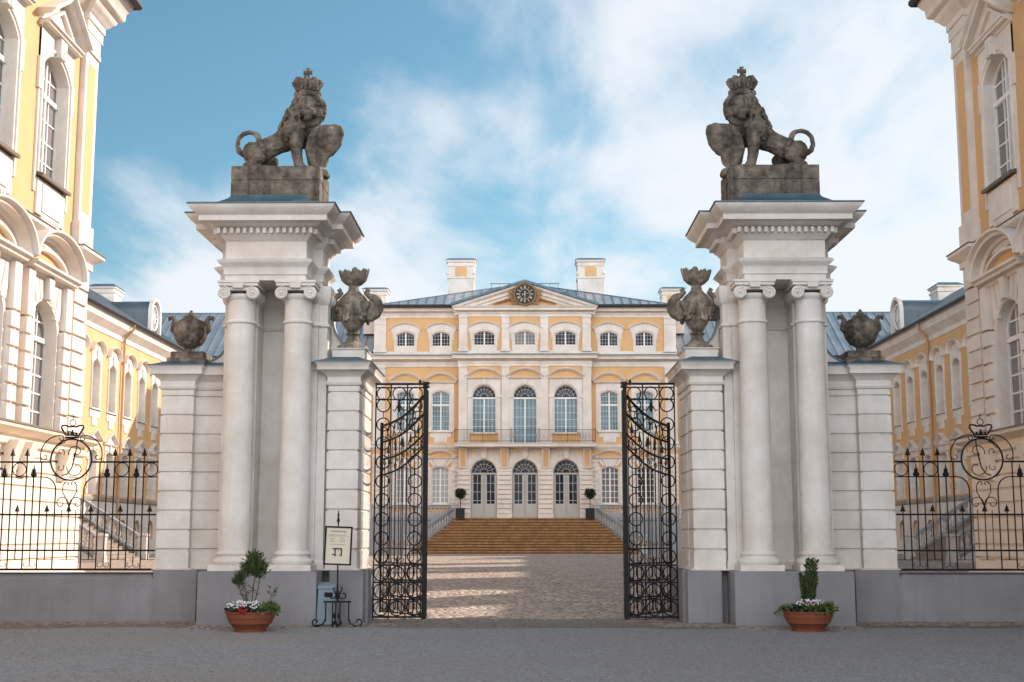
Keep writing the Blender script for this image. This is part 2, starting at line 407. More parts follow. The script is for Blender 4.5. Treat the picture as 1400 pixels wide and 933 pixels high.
def surround(style, w, h, rise, rec=.2):
    s = MB(); hw = w/2; op = opening(w, h, rise, n=14); sp = h-rise
    s.sweep(op, [(-.006, -rec+.05), (-.006, .02), (.01, .02), (.01, -rec+.05)])
    if style == 'attic':
        s.sweep(op, BAND(.17, .07))
        W = hw+.34
        s.prism([(-W+.1, sp-.35), (-hw-.17, sp-.35), (-hw-.17, sp+.1)]+[(-W+.1, sp+.1)], -.05, .01); s.prism([(hw+.17, sp-.35), (W-.1, sp-.35), (W-.1, sp+.1), (hw+.17, sp+.1)], -.05, .01)
        top = [(-W-.05, sp+.33)]+[(x, h+.27+.28*cos(pi*x/(2*W))-.02) for x in [W*(-1+2*i/14) for i in range(1, 14)]]+[(W+.05, sp+.33)]
        s.prism([(-W+.08, sp+.06)]+[(x, archz(w, h, rise, x)+.15) for x in [hw*(-1+2*i/10) for i in range(11)]]+[(W-.08, sp+.06)]+list(reversed(top)), -.045, .01)
        s.sweep(top, HOOD(.12, .2))
        s.prism([(-.02-W+.2, -.34)]+[(x, -.36-.2*cos(pi*x/1.1)) for x in [-.5+i*.1 for i in range(11)]]+[(W-.2, -.34), (W-.2, 0), (-W+.2, 0)], -.05, .01)
        key(s, -.09, .09, h+.08, h+.42, .09)
    elif style == 'flank':
        s.sweep(op, BAND(.2, .08)); W = hw+.36
        s.box(-W+.06, -hw-.19, -.05, .01, -.0, h+.35); s.box(hw+.19, W-.06, -.05, .01, 0, h+.35)
        s.prism([(-W+.06, sp)]+[(x, archz(w, h, rise, x)+.17) for x in [hw*(-1+2*i/10) for i in range(11)]]+[(W-.06, sp), (W-.06, h+.55), (-W+.06, h+.55)], -.045, .01)
        s.sweep([(-W-.1, h+.52), (W+.1, h+.52)], HOOD(.14, .22))
        W2 = W+.1; R0 = .48
        a = [(W2*(-1+2*i/16), h+.66+R0*(1-((-1+2*i/16))**2)) for i in range(17)]
        s.sweep(a, HOOD(.17, .25))
        key(s, -.12, .12, h+.03, h+.5, .12)
        s.box(-hw-.2, hw+.2, -.16, .01, -.1, -.003)
        s.prism([(-hw*.7, -.75), (hw*.7, -.75), (hw*.8, -.1), (-hw*.8, -.1)], -.06, .01)
        s.box(-hw-.1, hw+.1, -.05, .01, -.45, -.1)
        for k in range(6): s.box(-hw*.65+k*hw*.24, -hw*.65+k*hw*.24+hw*.12, -.06, .01, -.88, -.75)
    elif style == 'center':
        s.sweep(op, BAND(.16, .09)); W = hw+.3
        for sg in (-1, 1):
            s.box(min(sg*(hw+.155), sg*W), max(sg*(hw+.155), sg*W), -.07, .01, -.7, sp); s.box(min(sg*hw, sg*(W+.06)), max(sg*hw, sg*(W+.06)), -.13, .01, sp-.04, sp+.14)
        s.prism([(-W, sp+.14), (-hw-.15, sp+.14)]+[(x, sp+sqrt(max(0, (hw+.15)**2-x*x))) for x in [(hw+.15)*(-1+2*i/16) for i in range(1, 16)]]+[(hw+.15, sp+.14), (W, sp+.14), (W, h+.42), (-W, h+.42)], -.05, .01)
        key(s, -.13, .13, h+.02, h+.4, .14)
        s.sweep([(-W-.06, h+.4), (W+.06, h+.4)], HOOD(.12, .22))
        a = [((W+.1)*(-1+2*i/16), h+.52+.5*(1-(-1+2*i/16)**2)) for i in range(17)]
        s.sweep(a, HOOD(.16, .26))
    elif style == 'ground':
        s.sweep(op, FLAT(.06, .05)); W = hw+.34; n = 9
        for k in range(n):
            z0 = h*k/n; e = .12 if k % 2 else .34
            for sg in (-1, 1): s.box(min(sg*(hw+.055), sg*(hw+.06+e)), max(sg*(hw+.055), sg*(hw+.06+e)), -.07, .01, z0+.012, z0+h/n-.012)
        for sg in (-1, 1):
            for (a, b, c, d) in ((.1, .36, .13, .5), (.4, .62, .56, .82)):
                s.prism([(sg*hw*a*1.3, h+.07), (sg*hw*b*1.3, h+.07-.05*b), (sg*W*d*1.15, h+.52), (sg*W*c*1.15, h+.52)][::sg], -.07, .01)
        key(s, -.12, .12, h+.03, h+.52, .12)
        s.sweep([(-W-.1, h+.52), (W+.1, h+.52)], HOOD(.12, .2))
        a = [((W+.12)*(-1+2*i/16), h+.64+.36*(1-(-1+2*i/16)**2)) for i in range(17)]
        s.sweep(a, HOOD(.15, .24)); s.box(-hw-.2, hw+.2, -.14, .01, -.1, -.003)
    elif style == 'wingup':
        s.sweep(op, BAND(.16, .07)); W = hw+.22
        s.prism([(-W, sp), (-hw-.14, sp)]+[(x, archz(w, h, rise, x)+.13) for x in [hw*(-1+2*i/10) for i in range(11)]]+[(hw+.14, sp), (W, sp), (W, h+.38), (-W, h+.38)], -.05, .01)
        a = arc(0, h+.38, W+.06, pi, 0, 14, .56)
        s.sweep(a, HOOD(.15, .26)); key(s, -.1, .1, h+.02, h+.5, .13)
        s.prism([(-W, h+.37)]+[(x, z) for x, z in reversed(arc(0, h+.38, W, 0, pi, 12, .5))][:0]+[(W, h+.37), (W*.5, h+.75), (-W*.5, h+.75)], -.04, .01)
        s.box(-hw-.18, hw+.18, -.05, .01, -.5, -.08); s.box(-hw*.6, hw*.6, -.06, .01, -.95, -.5)
        s.box(-hw-.2, hw+.2, -.15, .01, -.08, -.003)
    elif style == 'winglow':
        s.sweep(op, FLAT(.05, .05)); W = hw+.24; n = 8
        for k in range(n):
            z0 = h*k/n; e = .1 if k % 2 else .24
            for sg in (-1, 1): s.box(min(sg*(hw+.045), sg*(hw+.05+e)), max(sg*(hw+.045), sg*(hw+.05+e)), -.07, .01, z0+.012, z0+h/n-.012)
        s.box(-W, W, -.05, .01, h+.05, h+.34); key(s, -.1, .1, h+.04, h+.36, .12)
        s.sweep([(-W-.08, h+.33), (W+.08, h+.33)], HOOD(.1, .2))
        s.sweep([(-W-.12, h+.43), (0, h+.95), (W+.12, h+.43)], HOOD(.13, .26))
        s.prism([(-W, h+.42), (W, h+.42), (0, h+.92)], -.05, .01)
    elif style == 'pavup':
        s.sweep(op, BAND(.16, .09)); W = hw+.27
        for sg in (-1, 1):
            s.box(min(sg*(hw+.155), sg*W), max(sg*(hw+.155), sg*W), -.05, .01, -.5, h+.4)
            s.box(min(sg*(hw+.15), sg*(W+.06)), max(sg*(hw+.15), sg*(W+.06)), -.075, .01, sp-.7, sp+.1)
        s.prism([(-W, sp+.1), (-hw-.14, sp+.1)]+[(x, archz(w, h, rise, x)+.14) for x in [hw*(-1+2*i/12) for i in range(13)]]+[(hw+.14, sp+.1), (W, sp+.1), (W, h+.45), (-W, h+.45)], -.045, .01)
        key(s, -.2, -.02, h-.02, h+.46, .2, .2); key(s, .02, .2, h-.02, h+.46, .2, .2); key(s, -.05, .05, h-.02, h+.46, .16, 0)
        s.sweep([(-W-.06, h+.44), (W+.06, h+.44)], HOOD(.17, .3))
        s.sweep([(-W-.14, h+.62), (0, h+1.42), (W+.14, h+.62)], HOOD(.22, .46))
        s.sweep([(-W+.25, h+.66), (0, h+1.2), (W-.25, h+.66)], FLAT(.08, .16))
        s.prism([(-W-.1, h+.6), (W+.1, h+.6), (0, h+1.45)], -.06, .01)
        s.box(-hw-.05, hw+.05, -.06, .01, -1.0, -.12); s.box(-hw*.7, hw*.7, -.09, .01, -.9, -.2)
        for k in range(8): s.box(-hw*.7+k*hw*.18, -hw*.7+k*hw*.18+hw*.1, -.08, .01, -1.14, -1.0)
    elif style == 'pavlow':
        s.sweep(op, FLAT(.13, .05)); n = 6; W = hw+.62
        for k in range(n):
            z0 = sp*k/n
            for sg in (-1, 1):
                s.box(min(sg*(hw+.12), sg*W), max(sg*(hw+.12), sg*W), -.2, .01, z0+.035, z0+sp/n-.035)
                s.box(min(sg*(hw+.125), sg*(W-.07)), max(sg*(hw+.125), sg*(W-.07)), -.11, .01, z0-.04, z0+.04)
        for sg in (-1, 1):
            for a, b in ((.2, .42), (.46, .7), (.74, 1.05)):
                zb = archz(w, h, rise, min(hw, hw*(a+b)/2))+.07
                s.prism([(sg*hw*a, zb), (sg*hw*b, zb-.03), (sg*(hw*b*1.25+.06), h+.55), (sg*(hw*a*1.25+.05), h+.55)][::sg], -.07, .01)
            s.box(min(sg*(hw+.2), sg*W), max(sg*(hw+.2), sg*W), -.2, .01, sp+.03, h+.52)
        key(s, -.16, .16, h+.02, h+.56, .2, .2)
        s.sweep([(-W-.04, h+.52), (W+.04, h+.52)], HOOD(.24, .42))
        a = arc(0, h+.76, W-.02, pi, 0, 18, .72)
        s.sweep(a, HOOD(.24, .5)); s.sweep(arc(0, h+.76, W-.28, pi, 0, 18, .44), FLAT(.08, .14))
    elif style == 'archdoor':
        s.sweep(op, FLAT(.07, .05))
        for k in range(11):
            a = pi*(k+.5)/11; da = pi/11*.44
            r0, r1 = hw+.075, hw+.42+(.12 if k % 2 == 0 else 0)
            s.prism([(r0*cos(a-da), sp+r0*sin(a-da)), (r1*cos(a-da), sp+r1*sin(a-da)), (r1*cos(a+da), sp+r1*sin(a+da)), (r0*cos(a+da), sp+r0*sin(a+da))], -.07, .01)
        key(s, -.2, .2, h+.06, h+.84, .2, .3)
    return s

CACHE = {}
def window(parent, loc, style, w, h, rise, rec, nx, ny, pane, transom=None, fan=False, name='window', fr='frame', sm='white', sill=None, bar=.022, label=None):
    k = (style, w, h, rise, rec, nx, ny, transom, fan, fr, sm, sill, bar)
    if k not in CACHE:
        f, p, q = glazing(w, h, rise, rec, nx, ny, transom, fan, bar)
        fo = f.build(name, fr); po = p.build('pane', pane)
        so = surround(style, w, h, rise, rec).build('window_surround', sm) if style else None
        si = None
        if sill:
            b = MB(); b.prismx([(rec, .0), (rec, .07), (-sill, -.02), (-sill, -.1), (-sill+.04, -.1), (.0, -.06)], -w/2-.12, w/2+.12); si = b.build('sill', 'sill')
        fp = q.build('fan_pane', 'darkgl') if q else None
        CACHE[k] = [fo, po, so, si, fp]
        objs = [fo, po, so, si, fp]
    else:
        objs = []
        for o in CACHE[k]:
            if o is None: objs.append(None); continue
            c = o.copy(); COL.objects.link(c); objs.append(c)
    fo, po, so, si, fp = objs
    fo.parent = parent; fo.location = loc
    for o in (po, so, si, fp):
        if o: o.parent = fo; o.location = (0, 0, 0)
    if po.data.materials[0] != M[pane]:
        po.data = po.data.copy(); po.data.materials[0] = M[pane]
    if label: fo['label'] = label
    return fo

# ------------------------------------------------------------------ ground
GZ = .35
def ground_z(y):
    t = min(1, max(0, (y-25.5)/12)); return GZ*t*t*(3-2*t)
def strip_mesh(name, m, xs, ys, dz, kind='structure'):
    b = MB(); vs = []; 
    for y in ys:
        for x in xs: vs.append((x, y, ground_z(y)+dz))
    n = len(xs)
    b.add(vs, [(j*n+i, j*n+i+1, (j+1)*n+i+1, (j+1)*n+i) for j in range(len(ys)-1) for i in range(n-1)])
    return tag(b.build(name, m), kind=kind)
ys = [-400, -60, -10, 0]+[4+i*1.5 for i in range(24)]+[42, 60, 90, 130, 300, 900]
strip_mesh('ground', 'gravel', [-700, -120, -40, -12, 0, 12, 40, 120, 700], ys, 0)
strip_mesh('courtyard_paving', 'setts', [-24.5, -12, 0, 12, 24.5], [25.0+i*1.0 for i in range(14)]+[44, 60, 75, 93], .006)
b = MB(); xs_ = [-12+.2*i for i in range(121)]
fy = [23.15+.55*noise.noise(Vector((x*.5, 3, 0)))+.2*noise.noise(Vector((x*2.3, 7, 0))) for x in xs_]
by = [25.35+.3*noise.noise(Vector((x*.8, 11, 0))) for x in xs_]
b.add([(x, y, .004) for x, y in zip(xs_, fy)]+[(x, 24.4, .004) for x in xs_]+[(x, y, .014) for x, y in zip(xs_, by)],
      [(r_*121+i, r_*121+i+1, (r_+1)*121+i+1, (r_+1)*121+i) for r_ in (0, 1) for i in range(120)])
tag(b.build('earth_verge', 'earth'), kind='structure')

# ------------------------------------------------------------------ gate piers
GP = (-4.75, 24.4, 0)
def gate_pier():
    t = thing('gate_pier', 'white plastered gate pier with paired columns and steep blue cap, behind the notice stand', 'gate pier', GP, 0, 'twin gate piers')
    B = lambda: MB(GP)
    # grey plinth
    b = B()
    plan = [(-6.88, 26.3), (-6.88, 24.6), (-6.06, 24.6), (-6.06, 24.82), (-5.78, 24.82), (-5.78, 23.52), (-3.68, 23.52), (-3.68, 24.4), (-3.55, 24.4), (-3.55, 24.15), (-2.93, 24.15), (-2.93, 24.5), (-2.88, 24.5), (-2.88, 26.4), (-6.4, 26.4)]
    b.mold(plan, [(0, 0), (0, .93), (-.02, .955)], True, captop=True)
    b.build('plinth', 'grey', t, bevel=.012)
    # rusticated outer pier
    def rust(z0, z1, step, g=.022, d=.028):
        pr = [(.03, z0), (.03, z0+.02)]; z = z0+.02
        pr = [(.05, z0-.01), (.05, z0+.0), (.0, z0+.02)]; z = z0
        while z+step < z1-.05:
            z += step
            pr += [(0, z-g), (-d, z-g*.6), (-d, z+g*.3), (0, z+g)]
        return pr+[(0, z1)]
    b = B()
    plan = [(-6.86, 26.1), (-6.86, 24.66), (-6.24, 24.66), (-6.24, 24.84), (-5.5, 24.84), (-5.5, 26.1)]
    b.mold(plan, rust(.96, 4.3, .357)+[(.03, 4.31), (.05, 4.36), (.02, 4.38), (.02, 4.46), (.06, 4.5), (.12, 4.56), (.17, 4.58), (.17, 4.68), (.22, 4.74)], True, captop=True)
    b.build('outer_pier', 'gatewhite', t, bevel=.006)
    b = B(); b.mold(plan, [(.225, 4.735), (.225, 4.755), (.1, 4.79), (-.02, 4.84)], True, captop=True); b.build('outer_cap', 'cap', t)
    b = B(); b.mold([(-6.74, 25.75), (-6.74, 24.75), (-6.12, 24.75), (-6.12, 25.75)], [(.06, 4.79), (.06, 4.9), (0, 4.93), (0, 5.04), (.03, 5.06), (.03, 5.1)][:4]+[(0, 5.0)][:0], True, captop=True)
    b.build('urn_plinth', 'stone', t)
    # rusticated inner pier
    b = B()
    plan = [(-3.9, 26.1), (-3.9, 24.4), (-3.64, 24.4), (-3.64, 24.2), (-3.06, 24.2), (-3.06, 24.75), (-3.12, 24.75), (-3.12, 25.0), (-3.06, 25.0), (-3.06, 26.1)]
    b.mold(plan, rust(.96, 4.32, .36)+[(.03, 4.33), (.05, 4.38), (.02, 4.4), (.02, 4.48), (.06, 4.52), (.14, 4.58), (.19, 4.6), (.19, 4.68), (.24, 4.74)], True, captop=True)
    b.build('inner_pier', 'gatewhite', t, bevel=.006)
    b = B(); b.mold(plan, [(.245, 4.735), (.245, 4.755), (.1, 4.8), (-.03, 4.86)], True, captop=True); b.build('inner_cap', 'cap', t)
    b = B(); b.mold([(-3.62, 25.5), (-3.62, 24.45), (-3.0, 24.45), (-3.0, 25.5)], [(.0, 4.82), (0, 5.02), (.03, 5.04), (.03, 5.06)], True, captop=True)
    b.build('urn_block', 'gatewhite', t, bevel=.01)
    # core with niche
    b = B()
    plan = [(-5.62, 25.3), (-5.62, 24.3), (-5.55, 24.3), (-5.55, 24.22), (-4.98, 24.22), (-4.98, 24.75), (-4.42, 24.75), (-4.42, 24.22), (-3.85, 24.22), (-3.85, 24.3), (-3.69, 24.3), (-3.69, 24.62), (-3.74, 24.62), (-3.74, 24.95), (-3.69, 24.95), (-3.69, 25.3)]
    b.mold(plan, [(.02, .95), (.02, 1.1), (0, 1.12), (0, 5.42), (.025, 5.43), (.04, 5.455), (.025, 5.48), (0, 5.49), (0, 5.85), (.03, 5.88), (.06, 6.0), (.06, 6.2)], True, captop=True)
    b.build('core_wall', 'gatewhite', t, bevel=.008)
    # columns
    for cx in (-5.24, -4.19):
        b = B(); cy = 23.98
        b.box(cx-.39, cx+.39, cy-.39, cy+.36, .95, 1.06)
        b.lathe([(.36, 1.06), (.385, 1.1), (.385, 1.13), (.35, 1.165), (.315, 1.18), (.30, 1.21), (.325, 1.235), (.33, 1.255), (.31, 1.28), (.285, 1.30), (.276, 1.36), (.274, 2.6), (.268, 3.8), (.256, 4.9), (.249, 5.4), (.252, 5.42), (.278, 5.435), (.285, 5.455), (.278, 5.475), (.252, 5.49), (.249, 5.86), (.26, 5.9)], (cx, cy, 0), 40)
        c = b.build('column', 'gatewhite', t, bevel=.004)
        b = B()
        b.lathe([(.255, 5.86), (.285, 5.89), (.30, 5.93), (.27, 5.97)], (cx, cy, 0), 32)
        for sg in (-1, 1):
            vx = cx+sg*.265
            vs, fs = [], []; n = 20
            rr = [.118, .105, .085, .105, .118]; yy = [cy-.33, cy-.2, cy, cy+.2, cy+.33]
            b.tube([(vx, y, 5.97) for y in yy], .11, 20, taper=rr)
            sp = spiral(vx, 5.97, .112, .02, radians(90), radians(90)+sg*4.6*pi, 50)
            b.tube(xz(sp, cy-.335), .017, 6, taper=.6)
            b.ell((vx, cy-.335, 5.97), (.028, .03, .028), 10)
        b.box(cx-.3, cx+.3, cy-.31, cy+.31, 6.02, 6.09)
        b.box(cx-.36, cx+.36, cy-.36, cy+.34, 6.095, 6.15)
        b.box(cx-.38, cx+.38, cy-.38, cy+.34, 6.152, 6.198)
        b.prism([(cx-.09, 6.05), (cx+.09, 6.05), (cx+.11, 6.145), (cx-.11, 6.145)], cy-.4, cy-.3)
        b.build('capital', 'gatewhite', c, bevel=.004)
    # entablature
    plan = [(-5.72, 25.28), (-5.72, 24.38), (-5.5, 24.38), (-5.5, 23.66), (-4.01, 23.66), (-4.01, 24.38), (-3.82, 24.38), (-3.82, 25.28)]
    prof = [(-.1, 6.199), (0, 6.2), (0, 6.30), (.025, 6.305), (.025, 6.43), (.04, 6.45), (.09, 6.50), (.12, 6.53), (.13, 6.56), (.05, 6.60), (.0, 6.61), (0, 6.93), (.02, 6.94), (.05, 6.99), (.10, 7.03), (.11, 7.04), (.11, 7.15), (.2, 7.16), (.26, 7.2), (.30, 7.225), (.42, 7.23), (.42, 7.33), (.45, 7.35), (.49, 7.38), (.54, 7.43), (.57, 7.47), (.58, 7.505), (.4, 7.51)]
    b = B(); b.mold(plan, prof, True, captop=True, capbot=True)
    n = 15
    for i in range(n):
        x = -5.6+i*(1.69/(n-1))-.03; b.box(x, x+.062, 23.45, 23.56, 7.045, 7.145)
    for y0, y1, x, sg in ((23.55, 24.2, -3.9, 1), (24.4, 25.3, -3.71, 1), (23.55, 24.2, -5.61, -1), (24.4, 25.3, -5.83, -1)):
        y = y0
        while y < y1: b.box(min(x, x+sg*.1), max(x, x+sg*.1), y, y+.062, 7.045, 7.145); y += .12
    b.build('entablature', 'gatewhite', t, bevel=.004)
    # tin cap
    b = B(); b.mold(plan, [(.52, 7.508), (.60, 7.51), (.60, 7.53), (.46, 7.55), (.28, 7.59), (.12, 7.66), (-.02, 7.76), (-.06, 7.83)], True, captop=True)
    b.build('tin_cap', 'cap', t)
    b = B(); b.mold([(-5.49, 25.05), (-5.49, 23.86), (-3.83, 23.86), (-3.83, 25.05)], [(0, 7.7), (0, 8.13), (-.012, 8.135), (-.012, 8.15), (0, 8.155), (0, 8.42)], True, captop=True)
    b.build('statue_block', 'stone', t, bevel=.015)
    # scroll buttresses
    for side in (1, -1):
        if side == 1:
            pts = [(-3.7, 4.8), (-3.08, 4.8), (-3.08, 5.02)]+[(-3.08-.62*sin(a*pi/2/10)**1.0, 5.02+.75*(1-cos(a*pi/2/10))) for a in range(1, 11)]+[(-3.7, 5.9)]
        else:
            pts = [(-5.6, 4.78), (-5.6, 5.5)]+[(-5.62-.5*(1-cos(a*pi/2/10)), 5.5-.66*sin(a*pi/2/10)) for a in range(0, 11)][0:]+[(-6.16, 4.78)]
            pts = pts[::-1]
        b = B(); b.prism(pts if side == 1 else pts[::-1], 24.9, 25.25); o = b.build('scroll_buttress', 'gatewhite', t)
        q = [p for p in pts if p[1] > 4.81]
        b = B(); b.sweep([(x, z) for x, z in (q[::-1] if side == 1 else q)], [(0, 0), (.0, .05), (.02, .05), (.02, 0)], 24.9)
        b.prism([(0, 0)], 0, 0) if False else None
        b.build('coping', 'cap', o)
    return t
pier = gate_pier()
mirrored(pier, 'white plastered gate pier with paired columns and blue cap, free of any notice stand')

# ------------------------------------------------------------------ stone urns
def shell_urn(loc):
    t = thing('stone_urn', 'dark scroll handled shell urn on the pier beside the notice stand', 'urn', loc, 0, 'shell urns on the inner piers')
    z0 = 0
    def lob(a, r, z):
        if .55 < z < 1.0: return (r*(1+.04*abs(cos(5*a))), z)
        return (r, z)
    b = MB()
    b.lathe([(.0, 0), (.29, 0), (.31, .04), (.29, .09), (.2, .14), (.13, .2), (.105, .28), (.12, .31), (.15, .33), (.11, .36), (.12, .4), (.2, .52), (.28, .68), (.31, .82), (.29, .96), (.22, 1.07), (.2, 1.09), (.16, 1.12), (.11, 1.18), (.095, 1.25), (.11, 1.30), (.15, 1.33), (0, 1.34)], seg=40, fn=lob, cap=False)
    rng = random.Random(3)
    for k in range(60):
        a = rng.uniform(0, 2*pi); z = rng.uniform(.55, .95); r = .27+.04*sin((z-.5)*5)
        b.ell((r*cos(a), r*sin(a), z), (.045, .045, rng.uniform(.03, .08)), 6)
    b.build('vase_body', 'urnstone', t)
    b = MB()
    def rim(a, r, z): 
        w = abs(cos(4.5*a)); return (r*(1+.22*w*max(0, z-1.3)/.25), z+(.11*w+.05*cos(a-1.2))*max(0, (z-1.36)/.14))
    b.lathe([(.10, 1.27), (.17, 1.31), (.23, 1.37), (.25, 1.43), (.26, 1.48), (.24, 1.50), (.19, 1.44), (.1, 1.40), (.0, 1.39)], seg=90, fn=rim, cap=False)
    b.ell((.02, -.02, 1.55), (.07, .07, .1), 10)
    b.build('shell_rim', 'urnstone', t)
    for sg in (-1, 1):
        b = MB()
        sp = [(sg*.24, .62), (sg*.34, .64), (sg*.44, .72), (sg*.49, .83), (sg*.47, .95), (sg*.4, 1.04), (sg*.3, 1.08), (sg*.24, 1.14), (sg*.27, 1.2), (sg*.31, 1.17)]
        b.tube(xz(sp), .06, 10, taper=[.04, .07, .09, .095, .09, .08, .06, .05, .045, .03])
        for k in range(7):
            a = -1.0+2.4*k/6
            b.ell((sg*(.36+.15*cos(a)), 0, .86+.2*sin(a)), (.05, .09, .05), 8)
        b.ell((sg*.36, 0, .84), (.11, .05, .17), 12)
        b.build('scroll_handle', 'urnstone', t)
    return t
u = shell_urn((-3.3, 24.95, 5.06))
mirrored(u, 'dark scroll handled shell urn on the inner pier without notice stand')

def ribbed_urn(loc):
    t = thing('lidded_urn', 'small round lidded stone urn on the outer pier before the sunlit wing', 'urn', loc, 0, 'lidded urns on the outer piers')
    def rib(a, r, z):
        return (r*(1+.035*abs(sin(9*a))) if .12 < z < .62 else r, z)
    b = MB()
    b.lathe([(0, 0), (.17, 0), (.18, .03), (.11, .07), (.095, .13), (.12, .16), (.22, .22), (.29, .33), (.32, .44), (.315, .54), (.32, .56), (.3, .6), (.25, .67), (.15, .72), (0, .73)], seg=72, fn=rib, cap=False)
    b.build('vase_body', 'stone', t)
    b = MB()
    for k in range(6):
        a = 2*pi*k/6; b.ell((.09*cos(a), .09*sin(a), .74), (.06, .06, .05), 8)
    b.ell((0, 0, .80), (.075, .075, .06), 10); b.ell((0, 0, .86), (.035, .035, .035), 8)
    b.build('lid_finial', 'stone', t)
    for sg in (-1, 1):
        b = MB()
        b.tube(xz([(sg*.29, .42), (sg*.35, .5), (sg*.33, .6), (sg*.31, .68), (sg*.36, .75), (sg*.42, .74), (sg*.42, .69)]), .045, 8, taper=[.03, .05, .055, .05, .045, .04, .02])
        b.build('scroll_handle', 'stone', t)
    return t
u = ribbed_urn((-6.45, 25.05, 4.99))
mirrored(u, 'small round lidded stone urn on the outer pier before the shaded wing')

# ------------------------------------------------------------------ lions
def remeshed(mb, name, m, parent, voxel, smooth=6, disp=None):
    o = mb.build(name, m, parent, smooth=0)
    r = o.modifiers.new('skin', 'REMESH'); r.mode = 'VOXEL'; r.voxel_size = voxel
    s = o.modifiers.new('relax', 'SMOOTH'); s.iterations = smooth; s.factor = .5
    if disp:
        for (size, amt) in disp:
            tx = bpy.data.textures.new('carving', 'CLOUDS'); tx.noise_scale = size
            d = o.modifiers.new('carving', 'DISPLACE'); d.texture = tx; d.strength = amt; d.mid_level = .5
    dg = bpy.context.evaluated_depsgraph_get(); dg.update()
    me = bpy.data.meshes.new_from_object(o.evaluated_get(dg))
    o.modifiers.clear(); old = o.data; o.data = me; bpy.data.meshes.remove(old)
    for p in me.polygons: p.use_smooth = True
    return o

